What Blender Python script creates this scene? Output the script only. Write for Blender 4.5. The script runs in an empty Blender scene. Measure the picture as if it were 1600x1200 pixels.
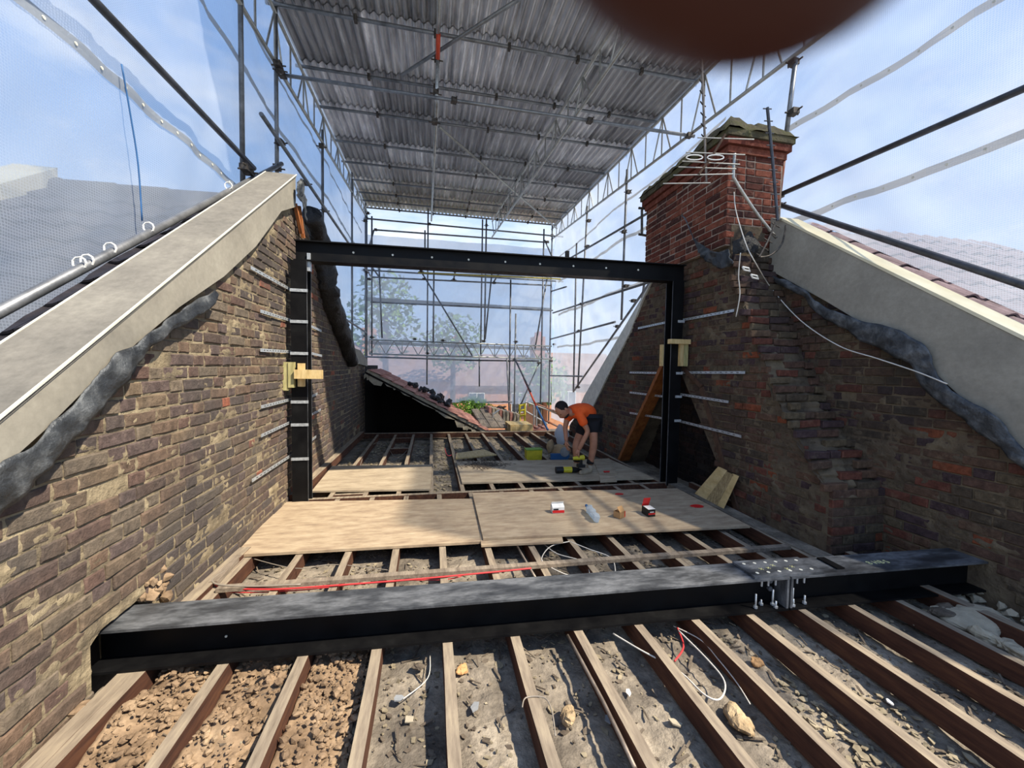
import bpy, math, random
import numpy as np
from mathutils import Vector, Matrix, noise
R = random.Random(7)
sc = bpy.context.scene
COL = sc.collection
# ------------------------------------------------------------------ camera
F = 612.0; H = 1.45
def nrm(v):
    v = np.array(v, float); return v / np.linalg.norm(v)
_dn = nrm([573 - 800, 14300 - 600, F]); _up = -_dn
_dp = np.array([674 - 800, 573 - 600, F], float); _dp = nrm(_dp - _dp.dot(_up) * _up)
_rt = np.cross(_dp, _up)
CM = np.array([_rt, _dp, _up]); CC = np.array([0, 0, H])
def U(px, py, ax, v):
    """point of the place seen at a pixel, on the plane axis ax = v"""
    d = CM @ np.array([px - 800, py - 600, F]); t = (v - CC[ax]) / d[ax]
    return Vector(CC + t * d)
cam = bpy.data.objects.new('camera', bpy.data.cameras.new('camera')); COL.objects.link(cam)
m3 = Matrix([[CM[i][0], -CM[i][1], -CM[i][2]] for i in range(3)])
cam.matrix_world = Matrix.Translation(Vector(CC)) @ m3.to_4x4()
cam.data.sensor_width = 36; cam.data.lens = F / 1600 * 36; cam.data.clip_start = 0.004; cam.data.clip_end = 400
cam.data.dof.use_dof = True; cam.data.dof.focus_distance = 5.0; cam.data.dof.aperture_fstop = 9.0
sc.camera = cam
# ------------------------------------------------------------------ world, sun, exposure
sc.view_settings.view_transform = 'Standard'; sc.view_settings.look = 'None'
sc.view_settings.gamma = 1; sc.view_settings.use_curve_mapping = False
sc.view_settings.exposure = 0.42
W = bpy.data.worlds.new('sky'); sc.world = W; W.use_nodes = True
nt = W.node_tree; nt.nodes.clear()
def N(nt, t, **k):
    n = nt.nodes.new(t)
    for a, b in k.items():
        if a in ('operation', 'blend_type', 'data_type', 'noise_dimensions', 'attribute_name', 'wave_type', 'bands_direction', 'wave_profile', 'feature', 'interpolation', 'interpolation_type', 'vector_type', 'invert', 'attribute_type'): setattr(n, a, b)
        else: n.inputs[a.replace('_', ' ')].default_value = b
    return n
def ramp(nt, stops, src=None):
    r = nt.nodes.new('ShaderNodeValToRGB'); e = r.color_ramp.elements
    while len(e) < len(stops): e.new(0.5)
    for i, (p, c) in enumerate(stops):
        e[i].position = p; e[i].color = (*c, 1) if not isinstance(c, float) else (c, c, c, 1)
    if src: nt.links.new(src, r.inputs[0])
    return r
tc = N(nt, 'ShaderNodeTexCoord'); sep = N(nt, 'ShaderNodeSeparateXYZ'); nt.links.new(tc.outputs['Generated'], sep.inputs[0])
g = ramp(nt, [(0.0, (.30, .32, .33)), (0.48, (.58, .68, .80)), (0.56, (.44, .62, .88)), (0.75, (.22, .42, .82)), (1, (.13, .30, .72))])
mp = N(nt, 'ShaderNodeMath', operation='MULTIPLY_ADD'); mp.inputs[1].default_value = .5; mp.inputs[2].default_value = .5
nt.links.new(sep.outputs[2], mp.inputs[0]); nt.links.new(mp.outputs[0], g.inputs[0])
mapp = N(nt, 'ShaderNodeMapping'); mapp.inputs['Scale'].default_value = (1, 1, 2.4); nt.links.new(tc.outputs['Generated'], mapp.inputs[0])
no = N(nt, 'ShaderNodeTexNoise', Scale=2.3, Detail=7, Roughness=.58, Distortion=.3); nt.links.new(mapp.outputs[0], no.inputs['Vector'])
cr = ramp(nt, [(.48, 0.0), (.68, .8)], no.outputs[0])
mx = N(nt, 'ShaderNodeMix', data_type='RGBA'); nt.links.new(cr.outputs[0], mx.inputs[0]); nt.links.new(g.outputs[0], mx.inputs[6]); mx.inputs[7].default_value = (.95, .97, 1, 1)
bg = N(nt, 'ShaderNodeBackground'); bg.inputs[1].default_value = 1.0; nt.links.new(mx.outputs[2], bg.inputs[0])
wo = N(nt, 'ShaderNodeOutputWorld'); nt.links.new(bg.outputs[0], wo.inputs[0])
SUN = Vector((.66, -.50, 1.0)).normalized()
sl = bpy.data.lights.new('sun', 'SUN'); sl.energy = 6.6; sl.angle = math.radians(1.2); sl.color = (1, .90, .74)
so = bpy.data.objects.new('sun', sl); COL.objects.link(so); so.rotation_euler = SUN.to_track_quat('Z', 'Y').to_euler()
# ------------------------------------------------------------------ materials
def C(h):
    h = h.lstrip('#'); c = [int(h[i:i + 2], 16) / 255 for i in (0, 2, 4)]
    return tuple(x / 12.92 if x <= .04045 else ((x + .055) / 1.055) ** 2.4 for x in c)
def newmat(name):
    m = bpy.data.materials.new(name); m.use_nodes = True; t = m.node_tree
    b = t.nodes['Principled BSDF']; return m, t, b
def noisemat(name, cols, scale=8, rough=.8, metal=0, bump=.2, bdist=.01, stretch=(1, 1, 1), detail=6, obj_var=0.0, fine=None, spec=.3, coord='Object', rrange=None, fine2=None):
    """cols: ramp stops; noise in object (metre) space; obj_var shifts brightness per object"""
    m, t, b = newmat(name); L = t.links.new
    tcn = N(t, 'ShaderNodeTexCoord'); mpn = N(t, 'ShaderNodeMapping'); mpn.inputs['Scale'].default_value = stretch
    oi = N(t, 'ShaderNodeObjectInfo')
    if coord == 'World':
        ge = N(t, 'ShaderNodeNewGeometry'); L(ge.outputs['Position'], mpn.inputs[0])
    else:
        L(tcn.outputs['Object'], mpn.inputs[0])
        cmb = N(t, 'ShaderNodeCombineXYZ'); ml = N(t, 'ShaderNodeMath', operation='MULTIPLY'); ml.inputs[1].default_value = 17
        L(oi.outputs['Random'], ml.inputs[0]); L(ml.outputs[0], cmb.inputs[0]); L(ml.outputs[0], cmb.inputs[1]); L(cmb.outputs[0], mpn.inputs[1])
    n1 = N(t, 'ShaderNodeTexNoise', Scale=scale, Detail=detail, Roughness=.62); L(mpn.outputs[0], n1.inputs['Vector'])
    r = ramp(t, cols, n1.outputs[0]); out = r.outputs[0]
    if fine:
        n2 = N(t, 'ShaderNodeTexNoise', Scale=fine[0], Detail=4, Roughness=.7); L(mpn.outputs[0], n2.inputs['Vector'])
        r2 = ramp(t, [(.3, fine[1]), (.7, fine[2])], n2.outputs[0])
        mm = N(t, 'ShaderNodeMix', data_type='RGBA', blend_type='MULTIPLY'); mm.inputs[0].default_value = 1; L(out, mm.inputs[6]); L(r2.outputs[0], mm.inputs[7]); out = mm.outputs[2]
    if obj_var:
        a = N(t, 'ShaderNodeMath', operation='MULTIPLY_ADD'); a.inputs[1].default_value = 2 * obj_var; a.inputs[2].default_value = 1 - obj_var; L(oi.outputs['Random'], a.inputs[0])
        mm = N(t, 'ShaderNodeMix', data_type='RGBA', blend_type='MULTIPLY'); mm.inputs[0].default_value = 1; L(out, mm.inputs[6]); L(a.outputs[0], mm.inputs[7]); out = mm.outputs[2]
    L(out, b.inputs['Base Color'])
    b.inputs['Roughness'].default_value = rough; b.inputs['Metallic'].default_value = metal; b.inputs['Specular IOR Level'].default_value = spec
    if rrange:
        rr = ramp(t, [(.35, rrange[0]), (.65, rrange[1])], n1.outputs[0]); L(rr.outputs[0], b.inputs['Roughness'])
    if bump:
        n3 = N(t, 'ShaderNodeTexNoise', Scale=scale * 4, Detail=5, Roughness=.65); L(mpn.outputs[0], n3.inputs['Vector'])
        bp = N(t, 'ShaderNodeBump'); bp.inputs['Strength'].default_value = bump; bp.inputs['Distance'].default_value = bdist
        L(n3.outputs[0], bp.inputs['Height']); L(bp.outputs[0], b.inputs['Normal'])
    return m
def brickmat(name, cols, soot_or_shade=(.5, .62), soot_or_shade_col='#2c2a28', soot_or_shade_amt=.7, sootscale=.9, grime=None):
    """colour picked per brick (attribute 'tone' + object random), worn by world noise"""
    m, t, b = newmat(name); L = t.links.new
    at = N(t, 'ShaderNodeAttribute', attribute_name='tone'); oi = N(t, 'ShaderNodeObjectInfo'); ad = N(t, 'ShaderNodeMath', operation='ADD')
    L(at.outputs['Fac'], ad.inputs[0]); L(oi.outputs['Random'], ad.inputs[1]); fr = N(t, 'ShaderNodeMath', operation='FRACT'); L(ad.outputs[0], fr.inputs[0])
    r = ramp(t, cols, fr.outputs[0]); r.color_ramp.interpolation = 'CONSTANT'
    ge = N(t, 'ShaderNodeNewGeometry')
    n1 = N(t, 'ShaderNodeTexNoise', Scale=22, Detail=6, Roughness=.7); L(ge.outputs['Position'], n1.inputs['Vector'])
    r1 = ramp(t, [(.28, .5), (.5, .95), (.74, 1.5)], n1.outputs[0])
    mm = N(t, 'ShaderNodeMix', data_type='RGBA', blend_type='MULTIPLY'); mm.inputs[0].default_value = 1; L(r.outputs[0], mm.inputs[6]); L(r1.outputs[0], mm.inputs[7])
    n2 = N(t, 'ShaderNodeTexNoise', Scale=sootscale, Detail=5, Roughness=.6); L(ge.outputs['Position'], n2.inputs['Vector'])
    r2 = ramp(t, [(soot_or_shade[0], 0.0), (soot_or_shade[1], soot_or_shade_amt)], n2.outputs[0])
    m2 = N(t, 'ShaderNodeMix', data_type='RGBA'); L(r2.outputs[0], m2.inputs[0]); L(mm.outputs[2], m2.inputs[6]); m2.inputs[7].default_value = (*C(soot_or_shade_col), 1)
    # lime wash / mortar smears
    n4 = N(t, 'ShaderNodeTexNoise', Scale=5.5, Detail=8, Roughness=.75); L(ge.outputs['Position'], n4.inputs['Vector'])
    r4 = ramp(t, [(.56, 0.0), (.70, .6)], n4.outputs[0])
    m4 = N(t, 'ShaderNodeMix', data_type='RGBA'); L(r4.outputs[0], m4.inputs[0]); L(m2.outputs[2], m4.inputs[6]); m4.inputs[7].default_value = (*C(grime or '#7d7158'), 1)
    L(m4.outputs[2], b.inputs['Base Color']); b.inputs['Roughness'].default_value = .92; b.inputs['Specular IOR Level'].default_value = .2
    n3 = N(t, 'ShaderNodeTexNoise', Scale=60, Detail=5, Roughness=.7); L(ge.outputs['Position'], n3.inputs['Vector'])
    bp = N(t, 'ShaderNodeBump'); bp.inputs['Strength'].default_value = .7; bp.inputs['Distance'].default_value = .012; L(n3.outputs[0], bp.inputs['Height']); L(bp.outputs[0], b.inputs['Normal'])
    return m
def flat(name, col, rough=.6, metal=0, spec=.4, bump=0):
    return noisemat(name, [(.3, tuple(x * .8 for x in C(col))), (.7, tuple(min(1, x * 1.15) for x in C(col)))], 12, rough, metal, bump, .004, spec=spec)
M = {}
M['brick_left'] = brickmat('brick_left', [(0, C('#6a594c')), (.14, C('#5c4e47')), (.30, C('#735f50')), (.44, C('#625450')), (.56, C('#74685a')), (.68, C('#66524a')), (.80, C('#594f4b')), (.90, C('#756554')), (.975, C('#965c48'))], soot_or_shade=(.42, .60), soot_or_shade_col='#4c4846', soot_or_shade_amt=.7, grime='#776c5c')
M['brick_right'] = brickmat('brick_right', [(0, C('#55443a')), (.14, C('#604a3c')), (.28, C('#48393a')), (.42, C('#5f5342')), (.56, C('#584339')), (.68, C('#653e33')), (.76, C('#504539')), (.88, C('#5c4a3c')), (.97, C('#7d4630'))], soot_or_shade=(.47, .64), soot_or_shade_col='#332f2b', soot_or_shade_amt=.75, grime='#6d6350')
M['brick_recess_shade'] = brickmat('brick_recess_shade', [(0, C('#2c2421')), (.3, C('#352a25')), (.6, C('#292325')), (.85, C('#3d2b25'))], soot_or_shade=(.4, .55), soot_or_shade_col='#191615', soot_or_shade_amt=.8, grime='#3a342c')  # dark brick tones and patches paint the shade inside the recess
M['mortar_recess_shade'] = noisemat('mortar_recess_shade', [(.3, C('#1c1916')), (.7, C('#332d27'))], 5, .95, 0, .6, .02, coord='World')  # mortar darkened too, recess shade put into the colour
M['brick_red'] = brickmat('brick_red', [(0, C('#6a382c')), (.2, C('#784334')), (.4, C('#553028')), (.6, C('#824c3b')), (.8, C('#4c302a'))], soot_or_shade=(.52, .68), soot_or_shade_col='#2f2622', soot_or_shade_amt=.7, grime='#9a7a68')
M['mortar_left'] = noisemat('mortar_left', [(.3, C('#5c5347')), (.5, C('#857861')), (.7, C('#a89a7e'))], 5, .95, 0, .9, .02, coord='World')
M['mortar_right'] = noisemat('mortar_right', [(.3, C('#43392f')), (.5, C('#5d5142')), (.75, C('#776a54'))], 4, .95, 0, .9, .02, coord='World')
M['mortar_red'] = noisemat('mortar_red', [(.3, C('#7d6a5c')), (.7, C('#b09f90'))], 9, .95, 0, .6, .01, coord='World')
M['cap'] = noisemat('cap', [(.3, C('#3c372c')), (.5, C('#5f5843')), (.62, C('#565433')), (.75, C('#766d57'))], 7, .95, 0, .9, .03, coord='World')
M['render'] = noisemat('render', [(.25, C('#7d7970')), (.5, C('#959084')), (.75, C('#a5a093'))], 2.2, .8, 0, .12, .01, fine=(30, .86, 1.06), coord='World')
M['render_top_shade'] = noisemat('render_top_shade', [(.25, C('#63605a')), (.5, C('#77736b')), (.75, C('#878379'))], 2.6, .85, 0, .2, .01, fine=(26, .8, 1.1), coord='World')  # darker copy of render: paints the top dimmer than the sunward face
M['bead'] = flat('bead', '#d8d6c8', .5)
M['coping_cream'] = noisemat('coping_cream', [(.3, C('#cfc4a2')), (.7, C('#e4dcc0'))], 3, .8, 0, .1)
M['lead'] = noisemat('lead', [(.3, C('#35373a')), (.5, C('#4e5154')), (.64, C('#6f7274')), (.8, C('#a4a7a8'))], 9, .42, .55, .45, .02, coord='World', rrange=(.35, .65))
M['felt'] = noisemat('felt', [(.3, C('#100f0f')), (.7, C('#2b2928'))], 9, .42, 0, .8, .03, spec=.5)
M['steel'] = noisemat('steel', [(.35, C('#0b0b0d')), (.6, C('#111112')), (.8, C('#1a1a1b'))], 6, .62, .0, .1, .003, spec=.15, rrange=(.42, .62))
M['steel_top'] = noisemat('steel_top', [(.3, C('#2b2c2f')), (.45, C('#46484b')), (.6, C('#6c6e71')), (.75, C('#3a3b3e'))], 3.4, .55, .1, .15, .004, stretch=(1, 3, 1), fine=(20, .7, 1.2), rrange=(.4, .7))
M['galv'] = noisemat('galv', [(.3, C('#9fa4a8')), (.7, C('#d5dadd'))], 40, .4, .5, .1, .002)
M['tube'] = noisemat('tube', [(.25, C('#5b5c5d')), (.5, C('#85878a')), (.75, C('#a2a3a4'))], 5, .45, .6, .1, .002, stretch=(1, 1, 1), fine=(60, .8, 1.1), obj_var=.18)
M['tube_dark'] = noisemat('tube_dark', [(.3, C('#3a3b3f')), (.7, C('#606268'))], 8, .5, .5, .1, .002)
M['alu'] = noisemat('alu', [(.3, C('#9a9a96')), (.7, C('#c4c3bd'))], 7, .42, .7, .1, .002, fine=(40, .85, 1.08))
M['yellowtube'] = flat('yellowtube', '#b9a85a', .5, .3)
M['redpaint'] = flat('redpaint', '#c8492c', .5)
M['rusty'] = noisemat('rusty', [(.35, C('#8d8a85')), (.55, C('#9b5a3c')), (.7, C('#7a4028'))], 6, .6, .3, .2)
M['coupler'] = noisemat('coupler', [(.35, C('#3b3836')), (.7, C('#6d655d'))], 30, .6, .5, .2)
M['wood_old'] = noisemat('wood_old', [(.3, C('#6d6154')), (.5, C('#8b7e6f')), (.7, C('#a59784'))], 5, .85, 0, .35, .006, stretch=(5, .7, 5), fine=(24, .72, 1.1), obj_var=.08)
M['joist'] = None
M['wood_new'] = noisemat('wood_new', [(.3, C('#b39763')), (.5, C('#cdb27c')), (.75, C('#dcc696'))], 6, .7, 0, .2, .004, stretch=(6, 1, 1), fine=(30, .85, 1.08), obj_var=.1)
M['wood_green'] = noisemat('wood_green', [(.3, C('#938a58')), (.7, C('#bdb583'))], 7, .7, 0, .2, .004, stretch=(6, 6, 1), obj_var=.08)
M['wood_brown'] = noisemat('wood_brown', [(.3, C('#6b3c1e')), (.5, C('#8d5228')), (.75, C('#a56a38'))], 6, .7, 0, .3, .005, stretch=(3, 3, 1))
M['wood_dark'] = noisemat('wood_dark', [(.3, C('#3a2a20')), (.7, C('#5e4636'))], 6, .8, 0, .3, .005, stretch=(3, 3, 1))
M['ply'] = noisemat('ply', [(.25, C('#857361')), (.42, C('#9e8a72')), (.55, C('#ad9a80')), (.75, C('#b9a78e'))], 5.0, .7, 0, .12, .002, stretch=(.9, 3, 1), fine=(14, .82, 1.08), obj_var=.06)
M['ply_grey'] = noisemat('ply_grey', [(.25, C('#8b7b67')), (.5, C('#aa9a82')), (.75, C('#beae96'))], 3.2, .78, 0, .15, .002, stretch=(.9, 3, 1), fine=(15, .8, 1.08), obj_var=.05)
M['osb'] = noisemat('osb', [(.3, C('#6f5c40')), (.5, C('#9a845c')), (.7, C('#b8a47a'))], 26, .8, 0, .3, .004, stretch=(1, 3, 1))
M['plaster'] = noisemat('plaster', [(.28, C('#514a42')), (.45, C('#766d61')), (.6, C('#958a7a')), (.75, C('#b0a593'))], 3.5, .95, 0, .8, .03, coord='World', fine=(38, .65, 1.15))
M['chip'] = noisemat('chip', [(.3, C('#7b705c')), (.55, C('#9b8f77')), (.8, C('#b8ac92'))], 3, .9, 0, .5, .01, coord='World', fine=(16, .6, 1.15))
M['chip_dark'] = noisemat('chip_dark', [(.3, C('#4b4239')), (.55, C('#6d6255')), (.8, C('#8d8170'))], 6, .9, 0, .5, .01, coord='World', fine=(30, .6, 1.15))
M['rubble_tan'] = noisemat('rubble_tan', [(.3, C('#6f5b47')), (.55, C('#917a61')), (.8, C('#ad9679'))], 5, .9, 0, .6, .01, coord='World', fine=(20, .7, 1.12))
M['slate'] = noisemat('slate', [(.3, C('#6a6d70')), (.7, C('#9da0a2'))], 8, .7, 0, .3)
M['stone'] = noisemat('stone', [(.3, C('#8d8472')), (.7, C('#b6ab95'))], 8, .9, 0, .5)
M['tile_dark'] = noisemat('tile_dark', [(.3, C('#2b2626')), (.7, C('#4a4242'))], 9, .75, 0, .5, .01, obj_var=.15)
M['tile_purple'] = noisemat('tile_purple', [(.3, C('#54454a')), (.7, C('#77666a'))], 9, .8, 0, .5, .01, obj_var=.12)
M['tile_pink'] = noisemat('tile_pink', [(.3, C('#8d5a50')), (.55, C('#b07f70')), (.75, C('#c69c8c'))], 7, .8, 0, .5, .01, obj_var=.15)
M['void_shade'] = flat('void_shade', '#17120f', .95)  # near-black stands in for the darkness of the eaves hollow
M['cable_white'] = flat('cable_white', '#cfcac0', .5)
M['cable_grey'] = flat('cable_grey', '#8d8478', .5)
M['cable_red'] = flat('cable_red', '#c43a3c', .45)
M['cable_black'] = flat('cable_black', '#232323', .5)
M['copper_pipe'] = noisemat('copper_pipe', [(.3, C('#6e6156')), (.7, C('#a5988a'))], 12, .5, .4, .1)
M['orange'] = noisemat('orange', [(.3, C('#e8501c')), (.7, C('#ff6a2a'))], 9, .8, 0, .4, .02, coord='World')
M['shorts'] = flat('shorts', '#1b1b20', .9)
M['skin'] = noisemat('skin', [(.3, C('#a36f55')), (.7, C('#c08a6c'))], 10, .55, 0, .05)
M['finger_skin'] = noisemat('finger_skin', [(.3, C('#371712')), (.7, C('#411d17'))], 60, .55, 0, .05)
M['hair'] = flat('hair', '#1c1512', .8)
M['boot'] = flat('boot', '#a2937c', .8)
M['sock'] = flat('sock', '#1e1c1c', .9)
M['yellow'] = flat('yellow', '#c9bb2c', .5)
M['blue'] = flat('blue', '#2d5f93', .6)
M['sack'] = noisemat('sack', [(.3, C('#8c7557')), (.7, C('#bda682'))], 8, .8, 0, .6, .02)
M['red'] = flat('red', '#cf2222', .5)
M['black'] = flat('black', '#18181a', .5)
M['white'] = flat('white', '#e6e4de', .6)
M['kraft'] = flat('kraft', '#b98f60', .8)
M['leaf'] = noisemat('leaf', [(.3, C('#3c5a22')), (.7, C('#7ea04a'))], 2, .7, 0, 0)
M['leaf_bright'] = noisemat('leaf_bright', [(.3, C('#5d8426')), (.7, C('#a3c857'))], 3, .7, 0, 0)
M['bark'] = flat('bark', '#4b3b2c', .9)
M['ground'] = noisemat('ground', [(.3, C('#6a6a62')), (.7, C('#8d8a80'))], .3, .9, 0, 0)
M['house_brick'] = noisemat('house_brick', [(.3, C('#b07a58')), (.7, C('#c99270'))], 3, .9, 0, 0, coord='World')
M['house_roof'] = noisemat('house_roof', [(.3, C('#6f5a54')), (.7, C('#8f766c'))], 2, .9, 0, 0, coord='World')
M['terracotta'] = flat('terracotta', '#b8674a', .8)
M['marking'] = flat('marking', '#e3df9e', .8)
# joist timber: pale grey-brown top, dark brown on the other faces (whole board faces differ by face attribute)
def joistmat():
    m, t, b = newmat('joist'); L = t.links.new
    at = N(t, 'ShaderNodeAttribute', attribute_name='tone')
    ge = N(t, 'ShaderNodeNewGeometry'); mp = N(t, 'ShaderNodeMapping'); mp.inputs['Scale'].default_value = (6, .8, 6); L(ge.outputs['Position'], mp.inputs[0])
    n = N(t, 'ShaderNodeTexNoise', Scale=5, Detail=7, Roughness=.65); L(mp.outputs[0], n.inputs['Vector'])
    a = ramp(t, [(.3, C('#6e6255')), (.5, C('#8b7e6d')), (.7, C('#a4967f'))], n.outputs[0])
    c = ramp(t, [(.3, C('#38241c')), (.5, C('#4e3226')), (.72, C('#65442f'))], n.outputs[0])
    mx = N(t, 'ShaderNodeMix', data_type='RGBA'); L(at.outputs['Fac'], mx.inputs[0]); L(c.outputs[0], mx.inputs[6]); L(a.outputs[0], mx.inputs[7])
    L(mx.outputs[2], b.inputs['Base Color']); b.inputs['Roughness'].default_value = .85; b.inputs['Specular IOR Level'].default_value = .25
    bp = N(t, 'ShaderNodeBump'); bp.inputs['Strength'].default_value = .35; bp.inputs['Distance'].default_value = .008; L(n.outputs[0], bp.inputs['Height']); L(bp.outputs[0], b.inputs['Normal'])
    return m
M['joist'] = joistmat()
def tinmat():
    m, t, b = newmat('tin'); L = t.links.new
    tcn = N(t, 'ShaderNodeTexCoord'); oi = N(t, 'ShaderNodeObjectInfo')
    mp = N(t, 'ShaderNodeMapping'); mp.inputs['Scale'].default_value = (5, .5, 1); L(tcn.outputs['Object'], mp.inputs[0])
    cmb = N(t, 'ShaderNodeCombineXYZ'); ml = N(t, 'ShaderNodeMath', operation='MULTIPLY'); ml.inputs[1].default_value = 31
    L(oi.outputs['Random'], ml.inputs[0]); L(ml.outputs[0], cmb.inputs[0]); L(ml.outputs[0], cmb.inputs[1]); L(cmb.outputs[0], mp.inputs[1])
    n = N(t, 'ShaderNodeTexNoise', Scale=1.5, Detail=7, Roughness=.72, Distortion=.4); L(mp.outputs[0], n.inputs['Vector'])
    r = ramp(t, [(.34, C('#7f8082')), (.47, C('#a6a7aa')), (.57, C('#bcbdbe')), (.68, C('#f2f2f2'))], n.outputs[0])
    a = N(t, 'ShaderNodeMath', operation='MULTIPLY_ADD'); a.inputs[1].default_value = .85; a.inputs[2].default_value = .58; L(oi.outputs['Random'], a.inputs[0])
    mm = N(t, 'ShaderNodeMix', data_type='RGBA', blend_type='MULTIPLY'); mm.inputs[0].default_value = 1; L(r.outputs[0], mm.inputs[6]); L(a.outputs[0], mm.inputs[7])
    L(mm.outputs[2], b.inputs['Base Color']); b.inputs['Metallic'].default_value = .55; b.inputs['Roughness'].default_value = .36
    return m
M['tin'] = tinmat()
def sheetmat(name, trans, transl, tint=(.58, .64, .74), weave=True):
    m, t, b = newmat(name); L = t.links.new; t.nodes.remove(b)
    o = t.nodes['Material Output']
    tr = N(t, 'ShaderNodeBsdfTransparent'); tr.inputs[0].default_value = (.96, .98, 1, 1)
    tl = N(t, 'ShaderNodeBsdfTranslucent'); tl.inputs[0].default_value = (*tint, 1)
    df = N(t, 'ShaderNodeBsdfPrincipled'); df.inputs['Base Color'].default_value = (.60, .66, .74, 1); df.inputs['Roughness'].default_value = .3
    m1 = N(t, 'ShaderNodeMixShader'); m1.inputs[0].default_value = transl; L(df.outputs[0], m1.inputs[1]); L(tl.outputs[0], m1.inputs[2])
    m2 = N(t, 'ShaderNodeMixShader'); L(m1.outputs[0], m2.inputs[1]); L(tr.outputs[0], m2.inputs[2])
    ge = N(t, 'ShaderNodeNewGeometry')
    n = N(t, 'ShaderNodeTexNoise', Scale=1.1, Detail=5, Roughness=.6); L(ge.outputs['Position'], n.inputs['Vector'])
    r = ramp(t, [(.3, trans * .75), (.7, min(1, trans * 1.25))], n.outputs[0]); fac = r.outputs[0]
    if weave:
        # reinforcing scrim: two crossed bands of threads
        uv = N(t, 'ShaderNodeTexCoord'); sp = N(t, 'ShaderNodeSeparateXYZ'); L(uv.outputs['UV'], sp.inputs[0])
        k = []
        for i in range(2):
            a = N(t, 'ShaderNodeMath', operation='MULTIPLY'); a.inputs[1].default_value = 2 * math.pi / .016; L(sp.outputs[i], a.inputs[0])
            s = N(t, 'ShaderNodeMath', operation='SINE'); L(a.outputs[0], s.inputs[0])
            g = N(t, 'ShaderNodeMath', operation='GREATER_THAN'); g.inputs[1].default_value = .55; L(s.outputs[0], g.inputs[0]); k.append(g)
        mxx = N(t, 'ShaderNodeMath', operation='MAXIMUM'); L(k[0].outputs[0], mxx.inputs[0]); L(k[1].outputs[0], mxx.inputs[1])
        q = N(t, 'ShaderNodeMath', operation='MULTIPLY_ADD'); q.inputs[1].default_value = -.45; q.inputs[2].default_value = 1.15; L(mxx.outputs[0], q.inputs[0])
        f2 = N(t, 'ShaderNodeMath', operation='MULTIPLY'); L(fac, f2.inputs[0]); L(q.outputs[0], f2.inputs[1]); fac = f2.outputs[0]
    L(fac, m2.inputs[0]); L(m2.outputs[0], o.inputs[0])
    return m
M['sheet'] = sheetmat('sheet', .44, .6)
M['sheet_right'] = M['sheet']
M['sheet_rear'] = sheetmat('sheet_rear', .34, .7, tint=(.84, .88, .93), weave=False)
M['band'] = sheetmat('band', .10, .7, tint=(.36, .35, .33), weave=False)
M['bottle'] = sheetmat('bottle', .35, .5, tint=(.55, .75, .92), weave=False)
M['bag'] = sheetmat('bag', .3, .5, tint=(.85, .9, .95), weave=False)
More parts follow.
